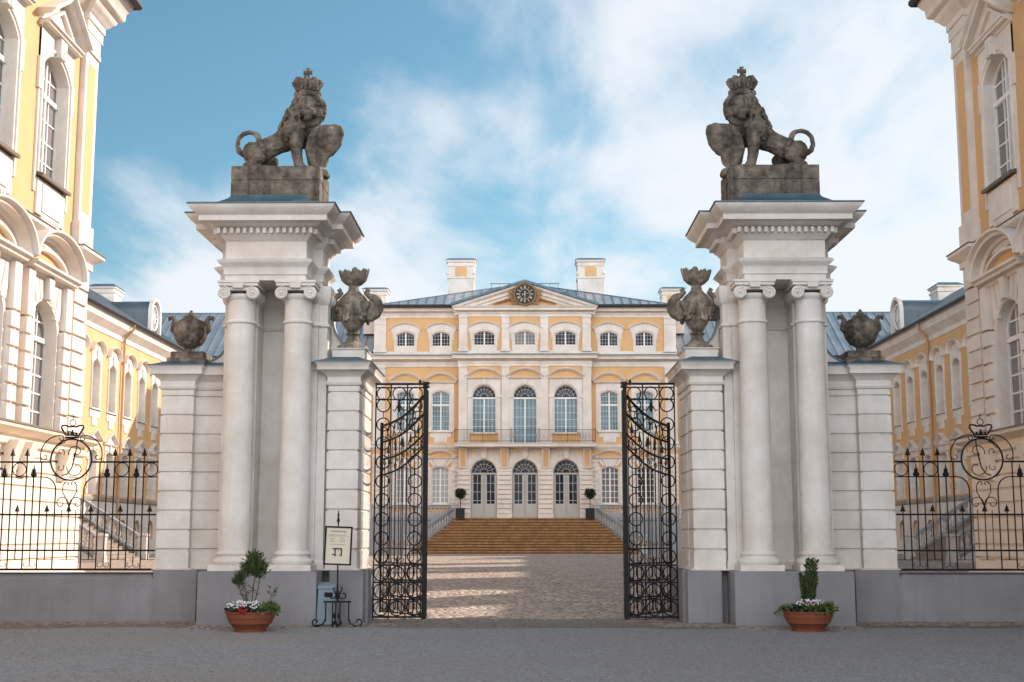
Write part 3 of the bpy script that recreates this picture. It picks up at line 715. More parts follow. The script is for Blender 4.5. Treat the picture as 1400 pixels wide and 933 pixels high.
def lion(loc):
    t = thing('lion_statue', 'weathered crowned stone lion facing inward, on the pier beside the notice stand', 'statue', loc, 0, 'crowned lions on the gate piers')
    P = lambda cx, cy: ((cx-575)*.0036, (655-cy)*.00375)   # carved outline measured against the block
    b = MB()
    def limb(pts, seg=12):
        # pts: (cx, cy, y, r)
        for i in range(len(pts)-1):
            a, c = pts[i], pts[i+1]; n = 5
            line = []; rr = []
            for k in range(n+1):
                f = k/n; x, z = P(a[0]+(c[0]-a[0])*f, a[1]+(c[1]-a[1])*f)
                line.append((x, a[2]+(c[2]-a[2])*f, z)); rr.append(a[3]+(c[3]-a[3])*f)
            b.tube(line, .1, seg, taper=rr)
        for a in pts:
            x, z = P(a[0], a[1]); b.ell((x, a[2], z), (a[3],)*3, 12)
    # trunk rising from the haunches to the chest
    limb([(412, 548, 0, .2), (470, 532, 0, .2), (540, 498, 0, .2), (600, 470, 0, .235), (648, 430, 0, .275), (668, 372, 0, .25), (690, 320, 0, .22)])
    # haunches and hind legs
    for sy in (-1, 1):
        dx = 0 if sy < 0 else 45
        limb([(420+dx, 550, sy*.17, .185), (455+dx, 578, sy*.22, .145), (430+dx, 615, sy*.22, .095), (392+dx, 628, sy*.2, .07), (450+dx, 640, sy*.22, .055), (510+dx, 640, sy*.22, .055)])
        for k in range(3):
            x, z = P(520+dx, 641); b.ell((x, sy*.22+(k-1)*.045, z), (.045, .026, .036), 8)
    # straight foreleg (near) and far foreleg
    limb([(655, 440, -.16, .17), (652, 510, -.18, .13), (657, 570, -.18, .105), (668, 620, -.18, .09), (700, 640, -.18, .06), (722, 640, -.18, .055)])
    for k in range(4):
        x, z = P(733, 640); b.ell((x, -.18+(k-1.5)*.042, z), (.045, .025, .04), 8)
    limb([(690, 440, .12, .14), (712, 520, .14, .1), (722, 580, .14, .085), (738, 635, .14, .075)])
    # raised forearm laid over the shield, paw hanging on its rim
    limb([(690, 420, -.1, .13), (745, 430, -.06, .1), (800, 422, .0, .09), (845, 412, .02, .085), (872, 420, .02, .08)])
    for k in range(4):
        x, z = P(886, 428); b.ell((x, .02+(k-1.5)*.045, z), (.035, .026, .05), 8)
    # second paw resting against the chest
    limb([(650, 425, -.22, .085), (690, 428, -.25, .07)])
    for k in range(4):
        x, z = P(662+k*11, 432); b.ell((x, -.30, z), (.024, .03, .04), 8)
    # head turned to the viewer
    hx, hz = P(712, 318)
    b.ell((hx, -.14, hz), (.21, .23, .23), 16)
    x, z = P(690, 345); b.ell((x, .0, z), (.275, .26, .33), 18)
    mx, mz = P(722, 362); F0 = len(b.v)
    b.ell((mx, -.29, mz), (.105, .13, .085), 12)                       # muzzle
    b.ell((mx-.045, -.36, mz-.012), (.06, .06, .05), 10); b.ell((mx+.045, -.36, mz-.012), (.06, .06, .05), 10)
    b.ell((mx, -.345, mz-.09), (.055, .06, .04), 10)                  # chin
    b.ell((mx, -.32, mz+.075), (.045, .10, .05), 10)                   # bridge of the nose
    b.ell((mx, -.41, mz+.04), (.042, .03, .028), 8)
    for s2 in (-1, 1):
        b.ell((mx+s2*.085, -.265, mz+.125), (.065, .05, .03), 10)      # brows
        b.ell((mx+s2*.07, -.265, mz+.085), (.03, .03, .022), 8)        # eyes
        b.ell((hx+s2*.14, -.08, hz+.15), (.045, .045, .05), 8)         # ears
        b.ell((mx+s2*.12, -.2, mz+.02), (.07, .1, .08), 8)             # cheeks
    b.v[F0:] = [(mx-.01+(x-mx)*1.5, -.325+(y+.29)*.95, mz+.01+(z-mz)*1.35) for x, y, z in b.v[F0:]]
    # mane: overlapping locks around the face and down neck and chest
    rng = random.Random(11)
    for k in range(26):
        a = 2*pi*k/26; rx = .265+.02*rng.random(); 
        cx, cz = hx+rx*cos(a), hz-.03+(.27)*sin(a)
        if a > 1.0 and a < 2.1: continue
        tip = (cx+.02*cos(a)+.02*rng.uniform(-1, 1), -.06, cz+.02*sin(a)-.07)
        b.ell((cx*.97+hx*.03, -.1, cz), (.07, .16, .07), 8)
        b.tube([(cx*1.0, -.24, cz), (cx+.03*cos(a), -.2, cz+.03*sin(a)-.02), tip], .06, 8, taper=[.045, .06, .025])
    for k in range(150):
        f = rng.random(); ang = rng.uniform(-1.9, 1.9)
        cx = 690-f*75; cy = 300+f*190; x, z = P(cx, cy)
        R = .265+.04*sin(f*pi)
        px, py = x+R*sin(ang)*.95-.02, -R*cos(ang)*1.02
        if rng.random() < .5: py = abs(py)
        dn = .09+rng.random()*.05
        b.tube([(px, py, z+.05), (px*1.02-.012, py*1.07, z), (px-.03, py*1.02, z-dn)], .04, 6, taper=[.035, .048, .015])
    # tail looped over the back
    tl = [(372, 560), (345, 545), (334, 515), (340, 478), (362, 452), (395, 442), (425, 448), (447, 470), (462, 500), (480, 540)]
    pts = []
    for i, (cx, cy) in enumerate(tl):
        x, z = P(cx, cy); pts.append((x, -.1-.02*i if i > 6 else -.08, z))
    b.tube(pts, .05, 10, taper=[.06, .052, .048, .046, .046, .046, .048, .052, .06, .05])
    x, z = P(485, 550); b.ell((x, -.24, z), (.05, .05, .09), 8)
    # neck plate under the crown
    cx0, cz0 = P(700, 250)
    b.ell((cx0, -.05, cz0-.02), (.18, .18, .12), 12)
    remeshed(b, 'lion_body', 'stone', t, .014, 3, [(.06, .022), (.022, .012)])
    # shield
    b = MB()
    sx, sz = P(815, 480)
    rot = Matrix.Rotation(radians(-14), 3, 'Y')
    b.ell((sx-.015, -.02, sz), (.265, .19, .30), 20, rot)
    b.ell((P(755, 480)[0], -.02, P(755, 480)[1]), (.14, .16, .3), 14)
    x1, z1 = P(780, 575); b.ell((x1, 0, z1), (.15, .15, .2), 14)
    def sp(p, r): return [(P(*q)[0], y, P(*q)[1]) for q, y in p]
    b.tube([(P(760, 420)[0], -.14, P(760, 420)[1]), (P(735, 480)[0], -.19, P(735, 480)[1]), (P(725, 540)[0], -.17, P(725, 540)[1]), (P(745, 600)[0], -.1, P(745, 600)[1]), (P(775, 640)[0], -.04, P(775, 640)[1]), (P(800, 658)[0], -.02, P(800, 658)[1])], .06, 10, taper=[.06, .085, .1, .1, .08, .065])
    b.tube([(P(872, 412)[0], -.06, P(872, 412)[1]), (P(890, 450)[0], -.08, P(890, 450)[1]), (P(880, 510)[0], -.1, P(880, 510)[1]), (P(840, 560)[0], -.1, P(840, 560)[1]), (P(790, 585)[0], -.08, P(790, 585)[1])], .04, 10, taper=[.05, .045, .04, .04, .035])
    x2, z2 = P(803, 658); b.tube([(x2, -.14, z2), (x2, .14, z2)], .075, 14)
    remeshed(b, 'shield', 'stone', t, .018, 3, [(.07, .015)])
    # crown
    b = MB(); C0 = P(700, 245)
    b.lathe([(.16, -.06), (.195, -.04), (.2, .02), (.185, .035), (.185, .065), (.2, .08)], (C0[0], -.05, C0[1]), 28)
    b.lathe([(.17, .06), (.19, .1), (.225, .18), (.24, .235), (.22, .275), (.15, .29), (.06, .30), (0, .31)], (C0[0], -.05, C0[1]), 40, fn=lambda a, r, z: (r*(.86+.14*abs(cos(4*a))), z-.03*(1-abs(cos(4*a)))), cap=False)
    for k in range(8):
        a = 2*pi*k/8
        pr = [(.19, .07), (.215, .13), (.255, .20), (.265, .245), (.24, .285), (.18, .30), (.11, .285), (.04, .31)]
        b.tube([(C0[0]+r*cos(a), -.05+r*sin(a), C0[1]+z) for r, z in pr], .045, 8, taper=[.035, .035, .04, .042, .04, .035, .03, .03])
        b.ell((C0[0]+.2*cos(a+.39), -.05+.2*sin(a+.39), C0[1]+.12), (.04, .04, .06), 8)
        for q in range(5): b.ell((C0[0]+pr[q+1][0]*1.12*cos(a), -.05+pr[q+1][0]*1.12*sin(a), C0[1]+pr[q+1][1]), (.018, .018, .018), 6)
    b.ell((C0[0], -.05, C0[1]+.345), (.055, .055, .06), 12)
    zc = C0[1]+.46
    for a in range(4):
        ang = a*pi/2
        w0, w1, l0, l1 = .018, .045, .0, .085
        q = [(-w0, l0), (w0, l0), (w1, l1), (-w1, l1)]
        b.prism([(C0[0]+x*cos(ang)-z*sin(ang), zc+x*sin(ang)+z*cos(ang)) for x, z in q], -.075, -.025)
    b.build('stone_crown', 'stone', t)
    return t
L = lion((-4.63, 24.42, 8.42))
mirrored(L, 'weathered crowned stone lion on the pier that has no notice stand')

# ------------------------------------------------------------------ ironwork
def spear(b, x, z, h=.14, w=.045, y=0):
    b.lathe([(.004, 0), (w, .01), (w*.75, h*.25), (.004, h)], (x, y, z), 6)
def spade(b, x, z):
    b.lathe([(.012, 0), (.055, .02), (.062, .05), (.045, .08), (.03, .09), (.042, .11), (.035, .14), (.014, .16), (.01, .2), (.002, .25)], (x, 0, z), 8)
def fence(loc, x0, x1):
    """x measured from the medallion centre, z from the ground"""
    t = thing('iron_fence', 'black spearhead iron fence panel with crowned monogram, before the sunlit building', 'fence', loc, 0, 'iron fences beside the gate')
    b = MB()
    zt, z2, zm, zl, zb = 2.94, 2.66, 1.96, 1.30, .95
    def rail(xa, xb, z, r=.016): b.box(xa, xb, -.014, .014, z-r, z+r)
    rail(x0, -.40, zt); rail(.40, x1, zt)
    for sg in (-1, 1):
        xe = x1 if sg > 0 else -x0
        b.tube(xz([(sg*xe, z2), (sg*.5, z2)]+[(sg*(.5-.235*sin(a*pi/2/6)), z2-.24*(1-cos(a*pi/2/6))) for a in range(1, 7)]+[(sg*.265, zb)]), .014, 4)
    rail(x0, x1, zm); rail(x0, x1, zl); rail(x0, x1, zb, .02)
    b.build('rails', 'iron', t)
    seqs = []
    def bar(kind, x):
        q = MB()
        if kind == 'tall':
            q.tube(xz([(x, zb), (x, 3.06)]), .014, 4); spear(q, x, 3.05, .15, .055)
        elif kind == 'spade':
            q.tube(xz([(x, zl), (x, 2.68)]), .014, 4); spade(q, x, 2.66)
        elif kind == 'frame':
            q.tube(xz([(x, zb), (x, zt)]), .014, 4)
        elif kind == 'short':
            q.tube(xz([(x, 1.13), (x, 2.02)]), .012, 4); spear(q, x, 2.01, .14, .055)
            q.tube(xz([(x-.135, 1.13), (x+.135, 1.13)]), .008, 4)
        elif kind == 'plain':
            q.tube(xz([(x, zl), (x, 2.05)]), .009, 4)
        q.build('bar', 'iron', t)
    def ring(x):
        q = MB(); q.tube(xz(arc(x, 2.80, .125, 0, 2*pi, 22)[:-1]), .010, 6, True); q.build('ring', 'iron', t)
    def bottom(x):
        q = MB()
        for sg in (-1, 1):
            q.tube(xz([(x, 1.28), (x+sg*.005, 1.08)]+spiral(x+sg*.075, 1.05, .075, .02, pi if sg > 0 else 0, (pi+sg*4.2) if sg > 0 else -4.2+0, 18)), .007, 4)
        q.build('base_scroll', 'iron', t)
    for sg in (-1, 1):
        pat = ['frame', 'spade', 'tall', 'short', 'tall', 'spade', 'tall', 'short']
        x = .55; i = 0
        lim = (x1 if sg > 0 else -x0)
        while x < lim-.04:
            k = pat[i] if i < 8 else ['tall', 'spade', 'tall', 'short'][(i-8) % 4]
            bar(k, sg*x)
            if k == 'short': ring(sg*x)
            if k == 'spade': bottom(sg*x)
            x += .138; i += 1
    bar('short', 0); bar('short', -.41); bar('short', .41); bar('plain', -.135); bar('plain', .135)
    # medallion with monogram and crown
    m = MB(); cz = 2.985
    m.tube(xz(arc(0, cz, .385, 0, 2*pi, 44)[:-1]), .017, 6, True)
    for sg in (-1, 1):
        m.tube(xz([(sg*.57, zt), (sg*.58, 3.08)]+[(sg*(.58-.36*(1-cos(a*pi/2/8))), 3.08+.36*sin(a*pi/2/8)) for a in range(1, 9)]), .011, 5)
        m.tube(xz(spiral(sg*.15+sg*.06, 3.38, .065, .015, pi/2, pi/2+sg*5.5, 22)), .009, 5)
        m.tube(xz(spiral(sg*.50, 3.04, .075, .02, 0 if sg > 0 else pi, (0 if sg > 0 else pi)-sg*5.0, 22)), .009, 5)
        # heart scroll beneath
        m.tube(xz(spiral(sg*.05, 2.53, .05, .012, pi*.5+sg*pi*.5+pi, pi*.5+sg*pi*.5+pi+sg*5.0, 20)), .008, 5)
        m.tube(xz([(sg*.0, 2.1), (sg*.06, 2.25), (sg*.13, 2.38), (sg*.13, 2.5), (sg*.09, 2.565)]), .009, 5)
        m.tube(xz([(sg*.0, 2.12)]+spiral(sg*.145, 2.17, .14, .03, pi*.5+sg*pi*.6, pi*.5+sg*pi*.6-sg*6.6+0, 28)), .009, 5)
    m.build('medallion', 'iron', t)
    g = MB()
    g.tube(xz([(.1, cz+.36), (.09, cz+.2), (.06, cz+.02), (.02, cz-.15), (-.06, cz-.27), (-.16, cz-.3)]), .012, 5)
    g.tube(xz(spiral(.09, cz+.14, .15, .03, radians(200), radians(200)-5.6, 30)), .009, 5)
    g.tube(xz(spiral(.10, cz-.16, .18, .04, radians(170), radians(170)+5.4, 30)), .009, 5)
    g.tube(xz(spiral(-.2, cz+.14, .075, .02, radians(-40), radians(-40)+5.2, 22)), .008, 5)
    g.tube(xz(spiral(-.2, cz-.15, .075, .02, radians(40), radians(40)-5.2, 22)), .008, 5)
    g.tube(xz([(-.12, cz+.33), (-.2, cz+.3), (-.29, cz+.2)]), .008, 5)
    g.ell((.06, 0, cz+.08), (.02, .02, .05), 8); g.ell((.05, 0, cz-.0), (.018, .018, .03), 8)
    g.build('monogram', 'iron', t)
    c = MB()
    c.tube(xz([(-.13, 3.40), (.13, 3.40)]), .02, 6); c.tube(xz([(-.12, 3.44), (.12, 3.44)]), .012, 6)
    for sg in (-1, 1):
        c.tube(xz([(sg*.12, 3.44), (sg*.16, 3.5), (sg*.21, 3.58), (sg*.2, 3.625), (sg*.14, 3.63), (sg*.06, 3.60), (0, 3.61)]), .017, 6)
        c.ell((sg*.08, 0, 3.47), (.02, .02, .03), 8)
    c.ell((0, 0, 3.47), (.035, .02, .04), 8); c.ell((0, 0, 3.52), (.018, .015, .03), 8)
    c.tube(xz(arc(0, 3.68, .058, 0, 2*pi, 18)[:-1]), .008, 5, True)
    c.tube(xz([(0, 3.73), (0, 3.84)]), .007, 4); c.tube(xz([(-.035, 3.795), (.035, 3.795)]), .007, 4)
    c.build('iron_crown', 'iron', t)
    return t
fn = fence((-8.53, 24.72, 0), -3.3, 1.64)
mirrored(fn, 'black spearhead iron fence panel with crowned monogram, before the shaded building')
b = MB((-9.4, 24.7, 0)); b.mold([(-6.87, 24.6), (-6.87, 25.0), (-11.88, 25.0), (-11.88, 24.6)][::-1], [(0, 0), (0, .80), (.03, .82), (.03, .87), (-.03, .895)], True, captop=True)
pw = b.build('plinth_wall', 'grey', loc=(-9.4, 24.7, 0), bevel=.012)
tag(pw, 'low grey rendered plinth wall under the fence before the sunlit building', 'low wall', 'plinth walls under the fences')
c = pw.copy(); COL.objects.link(c); c.location.x = 9.4; c.scale.x = -1; c['label'] = 'low grey rendered plinth wall under the fence before the shaded building'

def side_panel():
    loc = (-2.38, 25.2, 0)
    t = thing('gate_side_panel', 'fixed black iron gate panel of stacked rings beside the notice stand', 'gate panel', loc, 0, 'fixed side panels of the gate')
    X = lambda x: x-loc[0]
    b = MB()
    xs = [-2.865, -2.575, -2.26, -1.94]
    for z, r in ((4.46, .02), (4.39, .012), (4.16, .012), (1.02, .015), (.70, .014), (.38, .014), (.06, .018)):
        b.box(X(-2.88), X(-1.86), -.014, .014, z-r, z+r)
    for x in xs: b.box(X(x)-.012, X(x)+.012, -.012, .012, .0, 4.46)
    for x in (-2.48, -2.36): b.tube([(X(x), 0, 1.02), (X(x), 0, 3.3)], .010, 4); spear(b, X(x), 3.28, .2, .035)
    b.build('bars', 'iron', t)
    b = MB(); b.box(X(-1.945), X(-1.865), -.04, .04, 0, 4.34); b.box(X(-1.96), X(-1.84), -.05, .05, 4.39, 4.43); b.box(X(-1.96), X(-1.84), -.05, .05, 4.45, 4.50)
    b.box(X(-1.93), X(-1.88), -.025, .025, 4.3, 4.5); b.lathe([(.02, 0), (.03, .02), (.002, .08)], (X(-2.02), 0, 4.48), 8)
    b.build('post', 'iron', t)
    cols = [(xs[i]+xs[i+1])/2 for i in range(3)]
    rows = [4.05, 3.68, 3.32, 2.96, 2.60, 2.24, 1.88, 1.52, 1.18]
    pts = [(c, 4.275) for c in cols]+[(c, z) for z in rows for c in (cols[0], cols[2])]+[(c, z) for z in (.86, .54, .22) for c in cols]
    for x, z in pts:
        r = .125 if z > 1 else .135
        q = MB(); q.tube(xz(arc(X(x), z, r, 0, 2*pi, 22)[:-1]), .013, 6, True); q.build('ring', 'iron', t)
    b = MB()
    for c in (cols[0], cols[2]):
        zz = [4.05]+rows[1:]
        for a, d in zip(zz[:-1], zz[1:]): b.tube([(X(c), 0, a-.125), (X(c), 0, d+.125)], .010, 4)
        b.tube(xz(spiral(X(c)-.05, 1.12, .05, .012, pi/2, pi/2+5, 16)), .008, 4); b.tube(xz(spiral(X(c)+.05, 1.12, .05, .012, pi/2, pi/2-5, 16)), .008, 4)
    for sg in (-1, 1):
        b.tube(xz([(X(cols[1]), 1.05), (X(cols[1])+sg*.05, 1.16), (X(cols[1])+sg*.12, 1.14), (X(cols[1])+sg*.11, 1.08)]), .010, 5)
        b.tube(xz([(X(cols[1]), 4.15), (X(cols[1])+sg*.02, 4.05), (X(cols[1])+sg*.09, 3.93), (X(cols[1])+sg*.13, 3.97)]), .012, 5)
    b.ell((X(cols[1]), 0, 4.02), (.035, .02, .11), 8); b.ell((X(cols[1]), 0, 1.1), (.025, .02, .09), 8)
    b.build('scrollwork', 'iron', t)
    return t
sp_ = side_panel()
mirrored(sp_, 'fixed black iron gate panel of stacked rings farther from the notice stand')

def gate_leaf():
    t = thing('gate_leaf', 'open black iron gate leaf swung inward, behind the panel next to the notice stand', 'gate', (-1.9, 25.3, 0), radians(124), 'open gate leaves')
    W = 1.83; b = MB()
    b.box(-.03, .03, -.03, .03, .05, 4.35); b.box(W-.03, W+.02, -.025, .025, .05, 3.85)
    for z in (.08, .40, .72, 1.04, 1.32): b.box(0, W, -.012, .012, z-.014, z+.014)
    b.build('leaf_frame', 'iron', t)
    def curve(za, zb, sag): return [(W*i/14, za+(zb-za)*(i/14)-sag*sin(pi*i/14)) for i in range(15)]
    b = MB(); c1 = curve(4.3, 3.78, .12); c2 = curve(3.95, 3.45, .12); c3 = curve(3.55, 3.1, .12); c4 = curve(3.32, 2.78, .12)
    for c, r in ((c1, .026), (c2, .024), (c3, .02), (c4, .02)): b.tube(xz(c), r, 6)
    for i in range(1, 14, 2):
        z = (c1[i][1]+c2[i][1])/2; b.tube(xz(arc(c1[i][0], z, .125, 0, 2*pi, 18)[:-1]), .010, 5, True)
    for i in range(1, 14, 2):
        x, z = c4[i]; b.tube(xz(spiral(x+.04, z+.09, .08, .015, -pi/2, -pi/2+5.5, 18)), .009, 5)
    for i in range(0, 14, 2):
        x, z = (c1[i][0]+c1[i+1][0])/2-.07, (c1[i][1]+c2[i][1])/2
        b.tube(xz(spiral(x, z+.06, .06, .012, pi/2, pi/2+5.5, 16)), .008, 4); b.tube(xz(spiral(x, z-.07, .06, .012, -pi/2, -pi/2-5.5, 16)), .008, 4)
        x, z = c3[i]; b.tube(xz(spiral(x+.1, z-.09, .075, .015, pi/2, pi/2-5.5, 18)), .009, 5)
    b.build('curved_rails', 'iron', t)
    for i in range(1, 12):
        x = W*i/12; q = MB(); k = min(14, int(round(x/W*14)))
        if i % 2: q.tube(xz([(x, .08), (x, c2[k][1])]), .010, 4)
        else:
            q.tube(xz([(x, .08), (x, c3[k][1]+.12)]), .010, 4); spear(q, x, c3[k][1]+.1, .22, .04)
        q.build('bar', 'iron', t)
    for z in (.24, .56, .88):
        for i in range(5):
            q = MB(); q.tube(xz(arc(W*(i+.5)/5, z, .135, 0, 2*pi, 20)[:-1]), .012, 6, True); q.build('ring', 'iron', t)
    b = MB()
    for i in range(4):
        x = W*(i+.5)/4
        for sg in (-1, 1): b.tube(xz(spiral(x+sg*.09, 1.44, .09, .015, pi/2+sg*pi/2, pi/2+sg*pi/2+sg*5.4, 20)), .009, 5)
    b.build('scrollwork', 'gold', t)
    return t
lf = gate_leaf()
mirrored(lf, 'open black iron gate leaf swung inward, on the side without a notice stand')

# ------------------------------------------------------------------ main palace
PL = (0, 89.5, GZ)
def main_palace():
    t = thing('palace', 'three storey yellow palace with white pilasters, clock pediment and blue roof behind the gate', 'palace', PL)
    B = lambda: MB(PL)
    FL = 2.67; yF, yC = 90.0, 89.5
    zfl = 8.59
    # openings
    att = [(-8.25, 1.28), (-5.8, 1.28), (-2.79, 1.48), (0, 1.48), (2.79, 1.48), (5.8, 1.28), (8.25, 1.28)]
    def H(x, w, z, h, r): return opening(w, h, r, x, z, 10)[::-1]
    fl_h = [H(x, 1.28, 14.42, 1.02, .2) for x in (-8.25, -5.8)]+[H(x, 1.24, 8.59, 2.72, .2) for x in (-8.22, -5.78)]+[H(x, 1.2, 3.65, 2.48, .16) for x in (-8.22, -5.78)]
    ce_h = [H(x, 1.48, 14.42, 1.02, .24) for x in (-2.79, 0, 2.79)]+[H(x, 1.66, 8.39, 3.3, .83) for x in (-2.79, 2.79)]+[H(0, 1.66, 7.66, 4.03, .83)]+[H(x, 1.78, FL+.01, 3.93, .89) for x in (-2.79, 0, 2.79)]
    b = B()
    b.wall([(-10.4, GZ), (-4.52, GZ), (-4.52, 17), (-10.4, 17)], fl_h, yF, .3)
    b.wall([(4.52, GZ), (10.4, GZ), (10.4, 17), (4.52, 17)], [[(-x, z) for x, z in reversed(h)] for h in fl_h], yF, .3)
    b.wall([(-4.52, FL-.02), (4.52, FL-.02), (4.52, 17), (-4.52, 17)], ce_h, yC, .35)
    for sg in (-1, 1):
        b.box(min(sg*4.52, sg*4.4), max(sg*4.52, sg*4.4), yC+.003, yF+.3, GZ, 17)
        b.box(min(sg*10.4, sg*10.1), max(sg*10.4, sg*10.1), yF+.003, 101, GZ, 17)
    b.box(-10.4, 10.4, 100.8, 101, GZ, 17)
    b.build('wall', 'yellow', t)
    # white ground storey rustication of the centre
    for (x0, x1) in ((-4.56, -3.72), (-1.86, -.93), (.93, 1.86), (3.72, 4.56)):
        b = B()
        z = FL
        b.box(x0-.06, x1+.06, yC-.16, yC+.01, FL, FL+.3)
        z = FL+.3
        while z < 5.75:
            b.box(x0, x1, yC-.09, yC+.005, z+.03, z+.29); z += .32
        b.box(x0-.05, x1+.05, yC-.13, yC+.01, 5.8, 5.92)
        b.build('rusticated_pier', 'white', t)
    b = B()
    hs = [H(x, 2.62, 5.9, 1.3, 0) for x in ()]
    hl = []
    for x in (-2.79, 0, 2.79):
        hl.append([(x+.97*cos(a), 5.60+.97*sin(a)+.0) for a in [pi*i/14 for i in range(15)]])
    b.wall([(-4.55, 5.93), (-3.77, 5.93)]+[p for p in []]+[(4.55, 5.93), (4.55, 7.38), (-4.55, 7.38)], [], yC-.02, .0) if False else None
    # spandrels above the arches
    for x in (-2.79, 0, 2.79):
        b = B()
        a = [(x-1.3, 5.9)]+[(x-.96*cos(pi*i/16), 5.71+.96*sin(pi*i/16)) for i in range(17) if .96*sin(pi*i/16) > .2]+[(x+1.3, 5.9), (x+1.3, 7.38), (x-1.3, 7.38)]
        b.prism(a, yC-.03, yC+.002)
        b.build('spandrel', 'cream', t)
    # consoles
    for x in (-4.2, -1.4, 1.4, 4.2):
        b = B(); b.prismx([(yC-.04, 5.95), (yC-.16, 6.0), (yC-.22, 6.5), (yC-.45, 7.1), (yC-.55, 7.38), (yC+.0, 7.38), (yC, 5.95)], x-.27, x+.27); o = b.build('console', 'white', t)
        b = B(); b.prismx([(yC-.17, 6.08), (yC-.235, 6.5), (yC-.465, 7.1), (yC-.53, 7.25), (yC-.3, 7.25), (yC-.1, 6.08)], x-.18, x+.18); b.build('console_panel', 'yellow', o)
    # flank base storey: pale rustication
    for sg in (-1, 1):
        b = B()
        for (x0, x1) in ((4.53, 5.0), (6.55, 7.42), (9.0, 10.43)):
            z = FL-.3
            while z < 7.0:
                b.box(min(sg*x0, sg*x1), max(sg*x0, sg*x1), yF-.05, yF+.003, z+.02, z+.29); z += .31
        b.box(min(sg*4.56, sg*10.46), max(sg*4.56, sg*10.46), yF-.1, yF+.003, GZ, FL+.4)
        b.build('base_course', 'white', t)
    # string between ground and first floor, balcony slab, cornices
    pathF = [(-10.4, yF+4), (-10.4, yF), (-4.52, yF), (-4.52, yC), (4.52, yC), (4.52, yF), (10.4, yF), (10.4, yF+4)]
    b = B(); b.mold(pathF, [(0, 7.28), (.05, 7.3), (.06, 7.38), (.16, 7.42), (.2, 7.5), (.2, 7.6), (0, 7.66)])
    b.build('string_course', 'white', t)
    b = B(); b.mold(pathF, [(0, 12.98), (.06, 13.0), (.06, 13.18), (.09, 13.19), (.09, 13.33), (.16, 13.36), (.24, 13.45), (.42, 13.5), (.42, 13.6), (.5, 13.68), (.52, 13.74), (0, 13.76)])
    b.build('lower_cornice', 'white', t)
    b = B(); b.mold(pathF, [(.535, 13.72), (.55, 13.78), (.02, 13.86), (.0, 13.865)]); b.build('cornice_flashing', 'cap', t)
    b = B(); b.mold(pathF, [(0, 13.83), (.07, 13.84), (.07, 14.02), (.05, 14.06), (0, 14.06)]); b.build('attic_base', 'white', t)
    b = B(); b.mold(pathF, [(0, 16.42), (.05, 16.43), (.05, 16.6), (.1, 16.63), (.1, 16.72), (.2, 16.78), (.38, 16.84), (.38, 16.97), (.46, 17.05), (.5, 17.12), (0, 17.13)])
    b.build('main_cornice', 'white', t)
    # pilasters
    b = B()
    def pil(x0, x1, y, zb, zt, o=.12, cap=True):
        q = B()
        q.box(x0, x1, y-o, y+.01, zb, zt)
        q.box(x0-.05, x1+.05, y-o-.05, y+.008, zb, zb+.22)
        if cap:
            q.box(x0-.04, x1+.04, y-o-.04, y+.006, zt-.1, zt-.002); q.box(x0-.03, x1+.03, y-o-.03, y+.006, zt-.5, zt-.44)
        q.build('pilaster', 'white', t)
    for sg in (-1, 1):
        for a, c, y in ((9.6, 10.42, yF), (3.94, 4.53, yC), (1.06, 1.6, yC)):
            x0, x1 = min(sg*a, sg*c), max(sg*a, sg*c)
            pil(x0, x1, y, 7.66, 13.0); pil(x0, x1, y, 14.0, 16.44)
    # balcony
    b = B(); b.mold([(-4.75, yC-.0), (-4.75, yC-1.0), (4.75, yC-1.0), (4.75, yC-.0)], [(-.1, 7.38), (-.06, 7.41), (0, 7.45), (0, 7.6), (.05, 7.62), (.05, 7.67), (-.2, 7.68), (-.95, 7.68)], ends=False)
    b.box(-4.7, 4.7, yC-.95, yC-.2, 7.4, 7.66)
    bal = b.build('balcony', 'white', t)
    b = B()
    for z in (7.8, 8.56): b.tube([(-4.72, yC-.21, z), (-4.72, yC-.97, z), (4.72, yC-.97, z), (4.72, yC-.21, z)], .018, 4)
    n = 100
    for i in range(n+1):
        x = -4.72+9.44*i/n; r = .03 if i % 20 == 0 else .011
        b.tube([(x, yC-.97, 7.68), (x, yC-.97, 8.56+(.1 if i % 20 == 0 else 0))], r, 4)
    for i in range(6):
        x = -3.9+i*1.56
        for sg in (-1, 1): b.tube([(x+sg*(.1+.1*cos(a)), yC-.97, 8.18+.25*sin(a)) for a in [k*pi/5 for k in range(10)]], .007, 4, True)
    b.build('balcony_railing', 'iron', bal)
    # pediment with clock
    zb = 17.13
    b = B()
    tri = [(-4.9, zb), (4.9, zb), (0, 18.95)]
    b.prism([(-4.3, zb), (4.3, zb), (0, 18.75)], yC-.05, yC+.3); ty = b.build('tympanum', 'yellow', t)
    b = B(); b.sweep([(-5.0, zb-.02), (0, 18.72), (5.0, zb-.02)], [(-.62, -.05), (-.62, .08), (-.45, .1), (-.42, .22), (-.2, .24), (-.16, .42), (0, .5), (0, -.05)], yC)
    b.build('raking_cornice', 'white', t)
    b = B(); b.sweep([(-5.06, zb+.0), (0, 18.75), (5.06, zb+.0)], [(0, -6), (0, .58), (.17, .58), (.17, -6)], yC); b.build('pediment_roof', 'cap', t)
    # clock
    cy = yC-.08; cz = 17.9
    b = B()
    b.lathe([(.0, 0), (.68, 0), (.68, .07), (0, .075)], (0, 0, 0), 32, cap=False)
    b.v = [(x, -z+cy-PL[1]-.42, y+cz-PL[2]) for x, y, z in [(v[0]+PL[0], v[1]+PL[1], v[2]+PL[2]) for v in b.v]]
    ck = b.build('clock', 'dial', t)
    b = B()
    b.tube(xz(arc(0, cz, .73, 0, 2*pi, 40)[:-1], cy-.47), .05, 8, True)
    b.prism([(-.85, 17.14), (.85, 17.14), (1.15, 18.2), (0, 18.62), (-1.15, 18.2)], cy-.42, cy+.1)
